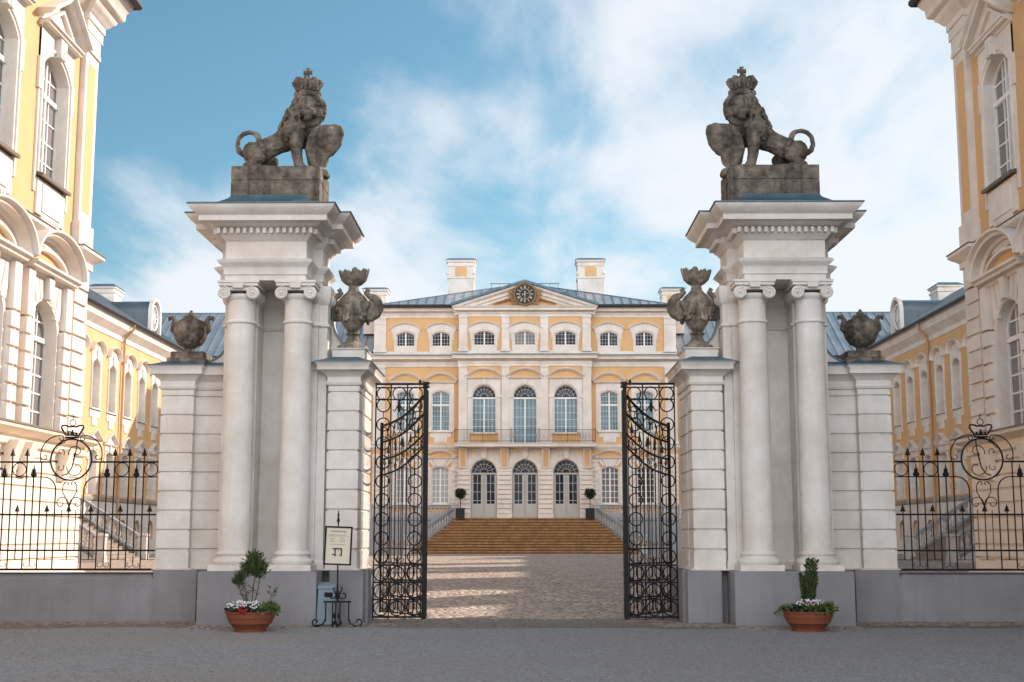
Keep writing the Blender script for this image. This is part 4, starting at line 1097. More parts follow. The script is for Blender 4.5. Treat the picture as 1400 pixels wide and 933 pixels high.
    for k in range(22):
        a = 2*pi*k/22; b.ell((.84*cos(a), cy-.45, cz+.84*sin(a)*.92), (.08, .05, .08), 8)
    for sg in (-1, 1):
        for k in range(9):
            f = k/8; b.ell((sg*(.95+1.15*f), cy-.12, 17.62-.33*f), (.13*(1-.5*f), .06, .07), 8)
    b.build('clock_surround', 'gold', ck)
    b = B()
    def glyph(s, ang):
        wd = {'I': .035, 'V': .07, 'X': .075}; tot = sum(wd[c] for c in s); x = -tot/2; r0, r1 = .40, .58
        for c in s:
            w = wd[c]; segs = {'I': [((.5, 0), (.5, 1))], 'V': [((.1, 1), (.5, 0)), ((.9, 1), (.5, 0))], 'X': [((.1, 0), (.9, 1)), ((.9, 0), (.1, 1))]}[c]
            for (a0, h0), (a1, h1) in segs:
                P_ = []
                for a_, h_ in ((a0, h0), (a1, h1)):
                    lx, lr = x+w*a_, r0+(r1-r0)*h_
                    P_.append((lx*cos(ang)+lr*sin(ang), cy-.50, cz-lx*sin(ang)+lr*cos(ang)))
                b.tube(P_, .010, 4)
            x += w
    for i, s in enumerate('XII I II III IIII V VI VII VIII IX X XI'.split()): glyph(s, 2*pi*i/12)
    b.tube(xz(arc(0, cz, .36, 0, 2*pi, 28)[:-1], cy-.5), .012, 4, True)
    b.build('numerals', 'gilt', ck)
    for nm, a, l in (('hour_hand', radians(75), .40), ('minute_hand', radians(180), .55)):
        b = B(); b.tube([(-.15*sin(a), cy-.52, cz-.15*cos(a)), (l*sin(a), cy-.52, cz+l*cos(a))], .03, 6, taper=.4); b.ell((-.15*sin(a), cy-.52, cz-.15*cos(a)), (.05, .02, .05), 8); b.build(nm, 'gilt', ck)
    # roof
    b = B(); e = 10.95; y0, y1 = yF-.55, 101.4; zr = 19.55; yr = 95.3
    V = [(-e, y0, 17.14), (e, y0, 17.14), (e, y1, 17.14), (-e, y1, 17.14), (-1.9, yr, zr), (1.9, yr, zr)]
    b.add(V, [(0, 1, 5, 4), (1, 2, 5), (2, 3, 4, 5), (3, 0, 4), (0, 3, 2, 1)])
    rf = b.build('roof', 'roof', t, smooth=0)
    b = B()
    def seam(p, q): b.tube([(p[0], p[1], p[2]+.02), (q[0], q[1], q[2]+.03)], .035, 4)
    for i in range(-17, 18):
        x = i*.62
        if abs(x) <= 1.9: seam((x, y0, 17.14), (x, yr, zr))
        else:
            f = (e-abs(x))/(e-1.9); seam((x, y0, 17.14), (x, y0+(yr-y0)*f, 17.14+(zr-17.14)*f))
    for sg in (-1, 1):
        seam((sg*e, y0, 17.14), (sg*1.9, yr, zr))
        for i in range(1, 18):
            y = y0+.65*i
            f = (y-y0)/(yr-y0) if y < yr else (y1-y)/(y1-yr)
            seam((sg*e, y, 17.14), (sg*(e-(e-1.9)*f), y, 17.14+(zr-17.14)*f))
    b.build('roof_seam', 'seam', rf)
    for sg in (-1, 1):
        b = B(); b.tube([(sg*4.9, y0-.02, 17.16), (sg*10.98, y0-.02, 17.16), (sg*10.98, 100, 17.16)], .13, 6); b.build('gutter', 'gutter', t)
    for sg in (-1, 1):
        b = B()
        b.tube([(sg*1.0, 93.5, 19.5), (sg*2.5, 93.5, 19.5)], .03, 4)
        for x in (1.1, 1.8, 2.4): b.tube([(sg*x, 93.5, 18.5), (sg*x, 93.5, 19.5)], .02, 4)
        b.build('roof_railing', 'gutter', t)
    # chimneys
    def chimney(x0, x1, ya, yb, z0, z1, name='chimney', par=rf):
        q = B(); h = z1-z0
        q.mold([(x0, yb), (x0, ya), (x1, ya), (x1, yb)], [(0, z0), (0, z1-1.45), (.06, z1-1.42), (.06, z1-1.3), (0, z1-1.27), (.0, z1-.55), (.05, z1-.5), (.05, z1-.38), (.0, z1-.35), (0, z1-.25), (.09, z1-.2), (.12, z1-.1), (.12, z1-.06), (0, z1-.05)], True, captop=True)
        for sg, x in ((-1, x0), (1, x1)):
            q.ell((x, ya, z1-1.05), (.14, .1, .14), 10)
        c = q.build(name, 'white', par)
        q = B(); xm = (x0+x1)/2; q.prism(opening(.85, .75, .12, xm, z1-1.25)[::-1], ya-.03, ya+.01); q.build('chimney_panel', 'yellow', c)
        q = B(); q.mold([(x0, yb), (x0, ya), (x1, ya), (x1, yb)], [(.15, z1-.055), (.15, z1-.02), (-.1, z1+.1)], True, captop=True); q.build('chimney_cap', 'cap', c)
    for sg in (-1, 1):
        a = (-5.6, -3.7) if sg < 0 else (3.85, 5.75)
        chimney(a[0], a[1], 94.2, 96.0, 17.6, 21.45)
        chimney(*( (-11.75, -10.1) if sg < 0 else (10.0, 11.6)), 94.5, 96.0, 16.0, 19.35)
    # rear flanks
    b = B(); yR = 92.2
    hs = [H(-(12.4+2.9*k), 1.3, 8.46, 2.7, .3) for k in range(4)]+[H(-(12.4+2.9*k), 1.3, 3.75, 2.45, .15) for k in range(4)]
    b.wall([(-25, GZ), (-10.38, GZ), (-10.38, 13.5), (-25, 13.5)], hs, yR, .3); b.build('rear_wall', 'yellow', t); b = B()
    b.wall([(10.38, GZ), (25, GZ), (25, 13.5), (10.38, 13.5)], [[(-x, z) for x, z in reversed(h)] for h in hs], yR, .3)
    b.build('rear_wall', 'yellow', t)
    for sg in (-1, 1):
        b = B()
        p = [(-25, yR), (-10.4, yR)] if sg < 0 else [(10.4, yR), (25, yR)]
        b.mold(p, [(0, 12.8), (.06, 12.82), (.06, 13.1), (.12, 13.15), (.3, 13.3), (.45, 13.4), (.45, 13.6), (.55, 13.75), (.55, 13.85), (0, 13.86)])
        b.mold(p, [(0, 3.4), (.08, 3.42), (.1, 3.6), (0, 3.66)])
        b.mold(p, [(.06, GZ), (.06, 3.3), (0, 3.39)])
        b.build('rear_cornice', 'white', t)
    for sg in (-1, 1):
        b = B(); x0, x1 = (-24, -10.4) if sg < 0 else (10.4, 24)
        ye, yk, zk = yR-.62, 98.2, 18.15
        xo = sg*23.1; xi = sg*10.4; xr = sg*29.7
        b.add([(xo, ye, 13.9), (xi, ye, 13.9), (xi, yk, zk), (xr, yk, zk), (xi, 104, 13.9), (sg*35.5, 104, 13.9), (xo, ye, 13.7), (xi, ye, 13.7)], [(0, 1, 2, 3), (3, 2, 4, 5), (0, 1, 7, 6)])
        rr = b.build('rear_roof', 'roof', t, smooth=0)
        b = B()
        i = 0; x = 10.8
        while x < 29.4:
            f = 0 if x < 23.1 else (x-23.1)/6.6
            seam((sg*x, ye+(yk-ye)*f, 13.9+(zk-13.9)*f), (sg*x, yk, zk)); x += .62
        seam((xi, yk, zk), (xr, yk, zk))
        b.build('roof_seam', 'seam', rr)
        b = B(); b.tube([(xi, ye-.05, 13.9), (sg*23.2, ye-.05, 13.9)], .1, 6); b.build('gutter', 'gutter', rr)
    # windows
    O = lambda x, y, z: (x-PL[0], y-PL[1], z-PL[2])
    panes_att = ['darkgl', 'darkgl', 'darkgl', 'attgl', 'darkgl', 'darkgl', 'darkgl']
    for (x, w), pn in zip(att, panes_att):
        y = yC if abs(x) < 4 else yF
        window(t, O(x, y, 14.42), 'attic', w, 1.02, .2 if w < 1.4 else .24, .2, 6, 4, pn, bar=.006)
    for x in (-8.22, -5.78, 5.78, 8.22):
        window(t, O(x, yF, 8.59), 'flank', 1.24, 2.72, .2, .22, 6, 8, 'bluegl', transom=1.78, bar=.007)
        window(t, O(x, yF, 3.65), 'ground', 1.2, 2.48, .16, .22, 4, 6, 'browngl' if x > 0 else 'blind', bar=.02)
    for x in (-2.79, 2.79):
        window(t, O(x, yC, 8.39), 'center', 1.66, 3.3, .83, .25, 6, 5, 'bluegl', fan=True, bar=.010)
    for x in (-2.79, 2.79):
        b = B(); b.box(x-.83, x+.83, yC-.02, yC+.003, 7.68, 8.33); b.box(x-.88, x+.88, yC-.12, yC+.003, 8.3, 8.38)
        b.build('parapet_panel', 'yellow', t)
    window(t, O(0, yC, 7.66), 'center', 1.66, 4.03, .83, .25, 6, 5, 'bluegl', fan=True, name='balcony_door', bar=.010)
    for i, x in enumerate((-2.79, 0, 2.79)):
        d = window(t, O(x, yC, FL+.01), 'archdoor', 1.78, 3.93, .89, .3, 4, 5, 'darkgl', fan=True, name='entrance_door', fr='door', sm='white', bar=.018)
        q = MB(); q.box(-.83, -.03, .16, .3, .02, .95); q.box(.03, .83, .16, .3, .02, .95)
        for sg in (-1, 1):
            q.box(min(sg*.12, sg*.72), max(sg*.12, sg*.72), .145, .17, .15, .82)
            q.box(min(sg*.06, sg*.2), max(sg*.06, sg*.2), .17, .28, .9, 2.88); q.box(min(sg*.72, sg*.84), max(sg*.72, sg*.84), .17, .28, .9, 2.88)
        q.build('door_panel', 'door', d)
    for k in range(4):
        for sg in (-1, 1):
            x = sg*(12.4+2.9*k)
            window(t, O(x, yR, 8.46), 'wingup', 1.3, 2.7, .3, .22, 4, 6, 'blind'); window(t, O(x, yR, 3.75), 'winglow', 1.3, 2.45, .15, .22, 4, 6, 'browngl')
    return t
main_palace()

# ------------------------------------------------------------------ entrance stairs
def balustrade(t, p0, p1, z0, z1, n, h=.85, r=.085, mname='baluster', newel0=True, newel1=True):
    """balusters between two foot points"""
    d = Vector((p1[0]-p0[0], p1[1]-p0[1])); ln = d.length; u = d/ln; nrm = Vector((-u.y, u.x))
    def slab(za, zb, w, name, m):
        q = MB(); vs = []
        for (p, z) in ((p0, z0), (p1, z1)):
            for s_, zz in ((-1, za), (1, za), (1, zb), (-1, zb)): vs.append((p[0]+nrm.x*w*s_, p[1]+nrm.y*w*s_, z+zz))
        q.add(vs, [(0, 1, 2, 3), (7, 6, 5, 4), (0, 4, 5, 1), (1, 5, 6, 2), (2, 6, 7, 3), (3, 7, 4, 0)])
        return q.build(name, m, t)
    slab(-.15, .12, .15, 'balustrade_base', 'rail'); slab(h-.13, h, .15, 'handrail', 'rail')
    proto = None
    for i in range(n):
        f = (i+.5)/n; x, y, z = p0[0]+d.x*f, p0[1]+d.y*f, z0+(z1-z0)*f
        if proto is None:
            q = MB(); hh = h-.2
            q.lathe([(r, 0), (r, .05), (r*.55, .09), (r*.75, .16), (r*1.05, .26), (r*.9, .34), (r*.5, .46), (r*.48, .52), (r*.8, .57), (r, .6), (r, hh+.02)], (0, 0, .08), 10)
            proto = q.build('baluster', mname, t); proto.location = (x, y, z)
        else:
            c = proto.copy(); COL.objects.link(c); c.location = (x, y, z)
    for on, p, z in ((newel0, p0, z0), (newel1, p1, z1)):
        if on:
            q = MB(); w = .2
            q.mold([(p[0]-w, p[1]+w), (p[0]-w, p[1]-w), (p[0]+w, p[1]-w), (p[0]+w, p[1]+w)], [(.04, z-.2), (.04, z+.15), (0, z+.17), (0, z+h+.02), (.05, z+h+.05), (.05, z+h+.13), (0, z+h+.17)], True, captop=True)
            q.build('newel_post', mname, t)
def entrance():
    loc = (0, 87, GZ)
    t = thing('entrance_staircase', 'broad golden brown staircase with flared grey balustrades before the palace doors', 'staircase', loc)
    n = 13; rise = (2.67-GZ)/n; y0, y1 = 85.3, 88.7
    b = MB(loc)
    for i in range(n):
        f = i/n; ya = y0+(y1-y0)*f; w = 7.3-2.75*((i+.5)/n); z = GZ+rise*i
        b.box(-w-.01, w+.01, ya-.02, 89.4, z+rise-.10, z+rise)
    b.build('steps', 'stairs', t, bevel=.008)
    b = MB(loc)
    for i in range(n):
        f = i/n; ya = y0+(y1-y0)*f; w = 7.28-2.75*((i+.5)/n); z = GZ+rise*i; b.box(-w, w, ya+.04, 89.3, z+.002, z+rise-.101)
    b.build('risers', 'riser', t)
    for sg in (-1, 1):
        b = MB(loc)
        pts = [(sg*4.65, 88.75), (sg*10.6, 88.75), (sg*10.6, 89.95), (sg*4.65, 89.95)]
        if sg < 0: pts = pts[::-1]
        b.mold(pts, [(0, GZ), (0, 2.5), (.06, 2.52), (.06, 2.66), (0, 2.665)], True, captop=True)
        p = [(sg*4.62, 88.8, 2.5), (sg*7.5, 85.25, GZ), (sg*7.5, 85.25, GZ-.1), (sg*8.1, 85.6, GZ-.1), (sg*8.1, 85.6, GZ), (sg*5.1, 89.2, 2.5), (sg*4.62, 88.8, GZ), (sg*5.1, 89.2, GZ)]
        b.add([p[0], p[1], (sg*7.5, 85.25, GZ+.25), (sg*7.9, 85.55, GZ+.25), p[5], p[6], (sg*7.5, 85.25, GZ), (sg*7.9, 85.55, GZ), p[7]],
              [(0, 2, 3, 4), (0, 5, 6, 2), (4, 3, 7, 8), (2, 6, 7, 3)])
        b.build('terrace', 'rail', t)
    o = Vector(loc)
    for sg in (-1, 1):
        balustrade(t, (sg*7.55, 85.4-87), (sg*4.75, 88.95-87), GZ+.2-GZ, 2.6-GZ, 17)
        balustrade(t, (sg*4.95, 88.95-87), (sg*10.5, 88.95-87), 2.62-GZ, 2.62-GZ, 20, newel0=False)
    return t
entrance()

# ------------------------------------------------------------------ side wings
WL = (-23.7, 70, GZ)
def wing():
    t = thing('palace_wing', 'long two storey yellow wing in full sunlight, crossed by a diagonal shadow', 'palace wing', WL, radians(90), 'side wings of the courtyard')
    off = (WL[1], 0, GZ); B = lambda: MB(off)
    ya, yb = 33.5, 92.2
    ws = [69.1+2.9*k for k in range(-4, 8) if 69.1+2.9*k < 91]
    H = lambda x, w, z, h, r: opening(w, h, r, x, z, 8)[::-1]
    hs = [H(x, 1.3, 8.46, 2.7, .3) for x in ws]+[H(x, 1.3, 3.75, 2.45, .15) for x in ws if abs(x-63.3) > 2]+[H(x, 1.5, 1.3, 1.15, .6) for x in ws if x > 67.5]
    b = B(); b.wall([(ya, GZ), (yb, GZ), (yb, 13.5), (ya, 13.5)], hs, 0, .5)
    b.box(ya, ya+.3, .003, 12, GZ, 13.5); b.box(ya, yb+6, 11.8, 12, GZ, 13.5)
    b.build('wall', 'yellow', t)
    path = [(ya, 0), (yb, 0)]
    b = B(); b.mold(path, [(0, 12.75), (.06, 12.78), (.06, 13.05), (.12, 13.1), (.28, 13.25), (.45, 13.4), (.45, 13.58), (.55, 13.74), (.56, 13.85), (0, 13.86)]); b.build('cornice', 'white', t)
    b = B(); b.mold(path, [(0, 3.38), (.1, 3.42), (.14, 3.5), (.12, 3.62), (0, 3.67)]); b.build('string_course', 'stonelight', t)
    b = B(); hb = [H(x, 1.5, 1.3, 1.15, .6) for x in ws if x > 67.5]
    b.wall([(ya, GZ), (yb, GZ), (yb, 3.39), (ya, 3.39)], hb, -.06, .05)
    b.build('base_storey', 'white', t)
    for x in ws:
        window(t, (x-off[0], 0, 8.46-GZ), 'wingup', 1.3, 2.7, .3, .45, 4, 6, 'blind', sill=.1, bar=.01)
        if abs(x-63.3) > 2: window(t, (x-off[0], 0, 3.75-GZ), 'winglow', 1.3, 2.45, .15, .42, 4, 6, 'blind', bar=.01)
        if x > 67.5: window(t, (x-off[0], -.06, 1.3-GZ), None, 1.5, 1.15, .6, .25, 4, 3, 'darkgl', name='basement_window')
    # roof
    b = B(); xe = yb-.6
    b.add([(ya-.3, -.65, 13.9), (xe, -.65, 13.9), (98.2, 6, 18.15), (ya-.3, 6, 18.15), (ya-.3, 12.6, 13.9), (104, 12.6, 13.9), (ya-.3, -.65, 13.75), (xe, -.65, 13.75)], [(0, 1, 2, 3), (3, 2, 5, 4), (0, 1, 7, 6), (0, 3, 4)])
    rf = b.build('roof', 'roof', t, smooth=0)
    b = B(); x = ya
    while x < 97.8:
        f = 0 if x < xe else (x-xe)/(98.2-xe)
        b.tube([(x, -.65+6.65*f, 13.92+4.25*f), (x, 6, 18.17)], .022, 4); x += .62
    b.build('roof_seam', 'seam', rf)
    b = B(); b.tube([(ya, -.7, 13.9), (xe, -.7, 13.9)], .1, 6); b.build('gutter', 'gutter', t)
    for x in (76.5,):
        b = B(); b.tube([(x, -.68, 13.85), (x, -.62, 13.5), (x, -.16, 13.0), (x, -.14, 12.6), (x, -.14, GZ+.2)], .075, 8); b.build('downpipe', 'pipe', t)
    # dormers
    for x in (85.2, 66.0, 52.0):
        b = B(); n = 12
        body = [(x-.95, 14.4), (x+.95, 14.4), (x+.95, 15.9)]+[(x+.95*cos(pi*i/n), 15.9+.85*sin(pi*i/n)) for i in range(1, n)]+[(x-.95, 15.9)]
        b.prism(body, .75, 4.6); d = b.build('dormer', 'dormer', t)
        b = B(); ring = [(x+1.02*cos(a), 15.85+1.0*sin(a)) for a in [pi*i/16 for i in range(17)]]
        b.sweep([(x+1.0, 14.5)]+ring+[(x-1.0, 14.5)], [(.1, 0), (.1, .25), (-.12, .25), (-.12, 0)], .75)
        b.box(x-1.0, x+1.0, .55, .76, 14.3, 14.6); b.build('dormer_face', 'white', d)
        b = B(); b.tube([(x+.72*cos(a), .66, 15.65+.8*sin(a)) for a in [2*pi*i/24 for i in range(24)]], .06, 6, True)
        for k in range(6):
            a = pi*k/6; b.tube([(x+.7*cos(a), .68, 15.65+.78*sin(a)), (x-.7*cos(a), .68, 15.65-.78*sin(a))], .03, 4)
        b.tube([(x+.3*cos(a), .66, 15.65+.33*sin(a)) for a in [2*pi*i/14 for i in range(14)]], .035, 5, True)
        b.build('dormer_window', 'frame', d)
    for x, hw in ((91.8, .9), (78, 1.0), (71, .9), (66.5, 1.2), (58, .75), (55.2, .55), (50.9, .8)):
        b = B(); z1 = 18.85 if x > 90 else 20.7
        b.mold([(x-hw, 6.8), (x-hw, 5.2), (x+hw, 5.2), (x+hw, 6.8)], [(0, 16.8), (0, z1-.5), (.08, z1-.44), (.08, z1-.3), (0, z1-.26), (0, z1-.16), (.12, z1-.1), (.12, z1)], True, captop=True)
        c = b.build('chimney', 'white', rf)
        b = B(); b.mold([(x-hw, 6.8), (x-hw, 5.2), (x+hw, 5.2), (x+hw, 6.8)], [(.16, z1), (.16, z1+.04), (-.1, z1+.22)], True, captop=True); b.build('chimney_cap', 'cap', c)
    return t
wg = wing()
mirrored(wg, 'long two storey yellow wing lying in the shade across the courtyard')

def outer_stairs():
    loc = (-21.4, 62.6, GZ)
    t = thing('stone_stairs', 'stone stairs with balusters climbing to the sunlit wing', 'staircase', loc, radians(90), 'stairs up to the side wings')
    # local x runs along the wing, local y towards it
    n = 18; top = 2.95; run = 4.6; y0 = -2.45; W = 3.15
    b = MB()
    for i in range(n):
        z = top*i/n; b.box(-W, W, y0+run*i/n, 2.3, z, z+top/n-.03); b.box(-W-.01, W+.01, y0+run*i/n-.03, 2.3, z+top/n-.029, z+top/n)
    b.build('steps', 'darkstair', t)
    for sg in (-1, 1):
        b = MB(); b.prismx([(y0-.1, 0), (2.3, 0), (2.3, top+.1), (y0+run, top+.1), (y0-.1, .1)], min(sg*W, sg*(W+.3)), max(sg*W, sg*(W+.3))); b.build('string_wall', 'baluster', t)
        balustrade(t, (sg*(W+.15), y0), (sg*(W+.15), 2.2), .15, top+.1, 17, .95, .1, 'baluster', newel1=False)
    return t
st = outer_stairs()
mirrored(st, 'stone stairs with balusters climbing to the shaded wing')

# ------------------------------------------------------------------ corner pavilions
VL = (-11.9, 30, 0)
def pavilion():
    t = thing('corner_pavilion', 'tall yellow corner pavilion with arched and pedimented windows, fully sunlit', 'pavilion', VL, radians(90), 'corner pavilions beside the gate')
    off = (VL[1], 0, 0); B = lambda: MB(off)
    ya, yb = 9.0, 34.72; T = 15.6
    ws = [31.95-3.47*k for k in range(7)]
    H = lambda x, w, z, h, r: opening(w, h, r, x, z, 12)[::-1]
    hs = [H(x, 1.8, 10.32, 3.22, .45) for x in ws]+[H(x, 1.8, 4.15, 3.15, .6) for x in ws]
    b = B(); b.wall([(ya, 0), (yb, 0), (yb, T+.2), (ya, T+.2)], hs, 0, .5)
    b.box(ya, ya+.3, .003, 14, 0, T+.2); b.box(ya, yb, 13.8, 14, 0, T+.2); b.box(yb-.3, yb, .003, 14, 0, T+.2)
    b.build('wall', 'yellow', t)
    path = [(ya, 14), (ya, 0), (yb, 0), (yb, 14)]
    # rusticated base storey
    b = B(); pr = [(.34, 0), (.34, .62), (.22, .68)]; z = .68
    while z < 3.2:
        pr += [(.16, z+.02), (.16, z+.30)]; z += .34
        pr += [(.10, z-.02), (.10, z+.01)]
    pr += [(.16, z+.03), (.16, 3.6), (.26, 3.64), (.28, 3.72), (.2, 3.78), (.2, 3.86), (.4, 3.92), (.52, 3.98), (.54, 4.06), (0, 4.07)]
    b.mold(path, pr); b.build('base_storey', 'cream', t)
    b = B(); b.mold(path, [(.545, 4.055), (.57, 4.06), (.56, 4.1), (0, 4.16)]); b.build('ledge_flashing', 'sill', t)
    # corner pilasters and the strips between windows
    def pil(x0, x1, o):
        q = B()
        z = 4.2
        while z < 8.0:
            q.box(x0, x1, -o, .01, z+.035, z+.39); q.box(x0+.06, x1-.05, -o+.07, .01, z-.04, z+.04); z += .425
        q.box(x0-.03, x1+.0, -o-.02, .01, 8.05, 8.64)
        q.box(x0-.06, x1+.06, -o-.06, .01, 9.1, 9.78); q.box(x0, x1, -o, .01, 9.78, 14.5)
        q.box(x0+.18, x1-.18, -o-.03, .01, 10.1, 13.9) if False else None
        q.box(x0-.03, x1+.03, -o-.05, .01, 14.5, 14.62); q.box(x0-.02, x1+.02, -o-.03, .01, 14.62, 15.2)
        o_ = q.build('pilaster', 'white', t)
        q = B(); q.box(x0+.2, x1-.2, -o-.006, -o+.02, 10.1, 14.2); q.build('pilaster_panel', 'yellow', o_)
    pil(33.75, yb+.03, .14)
    # middle string
    br = [(ya, 14), (ya, 0), (33.7, 0), (33.7, -.14), (yb+.12, -.14), (yb+.12, 14)]
    b = B(); b.mold(br, [(0, 8.6), (.06, 8.62), (.06, 8.78), (.12, 8.84), (.22, 8.9), (.3, 8.96), (.3, 9.05), (0, 9.06)]); b.build('string_course', 'white', t)
    b = B(); b.mold(br, [(.31, 9.045), (.33, 9.05), (.32, 9.075), (0, 9.13)]); b.build('string_flashing', 'sill', t)
    b = B(); b.mold(br, [(0, 15.0), (.05, 15.02), (.05, 15.3), (.09, 15.32), (.09, 15.5), (.16, 15.55), (.24, 15.66), (.32, 15.72), (.34, 15.8), (.46, 15.86), (.5, 15.92), (.52, 16.12), (.58, 16.18), (.66, 16.3), (.7, 16.42), (0, 16.44)]); b.build('main_cornice', 'white', t)
    b = B(); e = .78; b.add([(ya-e, -e-.1, 16.45), (yb+e, -e-.1, 16.45), (yb+e, 14+e, 16.45), (ya-e, 14+e, 16.45), (ya+6.5, 7, 20.3), (yb-6.5, 7, 20.3)], [(0, 1, 5, 4), (1, 2, 5), (2, 3, 4, 5), (3, 0, 4), (0, 3, 2, 1)])
    b.build('roof', 'roof', t, smooth=0)
    b = B(); b.tube([(ya-e, -e-.15, 16.45), (yb+e+.05, -e-.15, 16.45), (yb+e+.05, 14, 16.45)], .13, 8)
    for k in range(24): b.box(ya+k*1.1, ya+k*1.1+.05, -e-.3, -e-.02, 16.36, 16.6)
    b.build('gutter', 'gutter', t)
    for x in ws:
        window(t, (x-off[0], 0, 10.32), 'pavup', 1.8, 3.22, .45, .29, 3, 6, 'pavgl', transom=2.2, sill=.2, bar=.022)
        window(t, (x-off[0], 0, 4.15), 'pavlow', 1.8, 3.15, .6, .29, 3, 7, 'pavgl', transom=2.25, bar=.022)
    # brackets under the ledge
    for x in ws:
        for dx in (-1.3, 1.3):
            q = B(); q.prismx([(-.16, 2.9), (-.3, 2.95), (-.36, 3.3), (-.5, 3.72), (-.16, 3.72)], x+dx-.2, x+dx+.2); q.build('bracket', 'cream', t)
    return t
pv = pavilion()
mirrored(pv, 'tall yellow corner pavilion with arched and pedimented windows, in shade')

# ------------------------------------------------------------------ potted plants
def leafy(b, c, n, spread, size, rng, up=.5, narrow=.3):
    for k in range(n):
        p = Vector((rng.gauss(0, 1)*spread[0], rng.gauss(0, 1)*spread[1], rng.gauss(0, 1)*spread[2]))
        if p.x**2/spread[0]**2+p.y**2/spread[1]**2+p.z**2/spread[2]**2 > 4.2: continue
        blade(b, Vector(c)+p, size*rng.uniform(.6, 1.3), rng, up, narrow)
def blade(b, p, l, rng, up, narrow, d=None):
    if d is None:
        d = Vector((rng.uniform(-1, 1), rng.uniform(-1, 1), up+rng.uniform(-.5, .6))); d.normalize()
    s = d.cross(Vector((rng.uniform(-1, 1), rng.uniform(-1, 1), rng.uniform(-.3, 1)))); 
    if s.length < 1e-3: return
    s.normalize(); s *= l*narrow*.5; nz = d.cross(s).normalized()*l*.06
    b.add([tuple(p), tuple(p+d*l*.45+s+nz), tuple(p+d*l), tuple(p+d*l*.45-s+nz)], [(0, 1, 2), (0, 2, 3)])
def pot(loc, kind, label, W):
    t = thing('potted_plant', label, 'potted plant', loc, 0, 'terracotta bowls at the gate')
    rng = random.Random(5 if kind == 'oleander' else 9)
    b = MB(); R = W/2
    b.lathe([(R*.62, 0), (R*.64, .03), (R*.60, .035), (R*.62, .05), (R*.80, .13), (R*.84, .135), (R*.85, .15), (R*.91, .22), (R*.94, .225), (R*.95, .24), (R*.97, .3), (R*1.02, .305), (R*1.03, .33), (R*.95, .335), (R*.93, .28), (0, .27)], seg=48, cap=False)
    b.build('bowl', 'terracotta', t)
    b = MB(); b.lathe([(0, .30), (R*.5, .31), (R*.92, .285)], seg=24, cap=False); b.build('soil', 'soil', t)
    st = MB(); lv = MB()
    if kind == 'oleander':
        stems = [((0.0, 0, .3), (.03, 0, .75), (.08, -.02, 1.02)), ((-.02, .03, .3), (-.1, .02, .65), (-.2, 0, .85)), ((.02, 0, .3), (.10, .05, .7), (.14, .05, 1.0)), ((-.04, -.03, .3), (-.1, -.05, .72), (-.12, -.05, .98)), ((0, 0, .3), (-.15, -.05, .6), (-.22, -.06, .78))]
        tips = [(.06, -.02, 1.08, .12), (-.2, 0, .86, .055), (.12, .03, 1.0, .1), (-.08, -.04, 1.0, .08), (-.22, -.05, .8, .05), (.03, .02, 1.16, .09)]
        for s_ in stems: st.tube(s_, .013, 5, taper=.6)
        for x, y, z, r in tips: leafy(lv, (x, y, z), int(420*r/.12), (r*.75, r*.7, r*.85), .10, rng, .7, .2)
        for s_ in stems:
            for k in range(10):
                f = rng.uniform(.4, 1); p = Vector(s_[0]).lerp(Vector(s_[2]), f); blade(lv, p, .1, rng, .5, .2)
        st.tube([(.25, 0, .3), (.32, 0, .52), (.36, 0, .62)], .008, 4); leafy(lv, (.35, 0, .62), 22, (.04, .03, .05), .08, rng, .4, .35)
    else:
        for k in range(16):
            a = rng.uniform(0, 2*pi); r = rng.uniform(.02, .17); zt = rng.uniform(.8, 1.2)
            p0, p1, p2 = Vector((r*.4*cos(a), r*.4*sin(a), .3)), Vector((r*.8*cos(a), r*.8*sin(a), .3+(zt-.3)*.5)), Vector((r*1.1*cos(a), r*1.1*sin(a), zt))
            st.tube([p0, p1, p2], .010, 5, taper=.5)
            for q in range(95):
                f = rng.uniform(.28, 1.02); p = p1.lerp(p2, (f-.5)*2) if f > .5 else p0.lerp(p1, f*2)
                d = Vector((rng.uniform(-1, 1), rng.uniform(-1, 1), rng.uniform(.4, 1.3))).normalized(); blade(lv, p, .085, rng, 1, .3, d)
    st.build('stems', 'twig', t); lv.build('shrub_leaves', 'leaf', t, smooth=0)
    g = MB()
    for k in range(900):
        a = rng.uniform(0, 2*pi); r = R*sqrt(rng.random())*.98; blade(g, Vector((r*cos(a), r*sin(a), .32+rng.random()*.11*(1-(r/R)**2*.5))), rng.uniform(.04, .08), rng, .5, .55)
    g.build('bedding_leaves', 'leafdark', t, smooth=0)
    g = MB()
    for k in range(240):
        a = rng.gauss(0.0 if kind == 'oleander' else -.9, .55); r = R*rng.uniform(.7, 1.12)
        z = .36-max(0, r-R*.95)*1.3+rng.random()*.09; blade(g, Vector((r*cos(a), r*sin(a), z)), rng.uniform(.05, .09), rng, -.1 if r > R else .4, .5)
    if kind != 'oleander':
        for k in range(70):
            a = pi+rng.gauss(0, .4); r = R*rng.uniform(.8, 1.25); blade(g, Vector((r*cos(a), r*sin(a), .38-max(0, r-R)*1.4+rng.random()*.06)), .07, rng, -.2, .4)
    g.build('trailing_leaves', 'leaflime', t, smooth=0)
    f = MB()
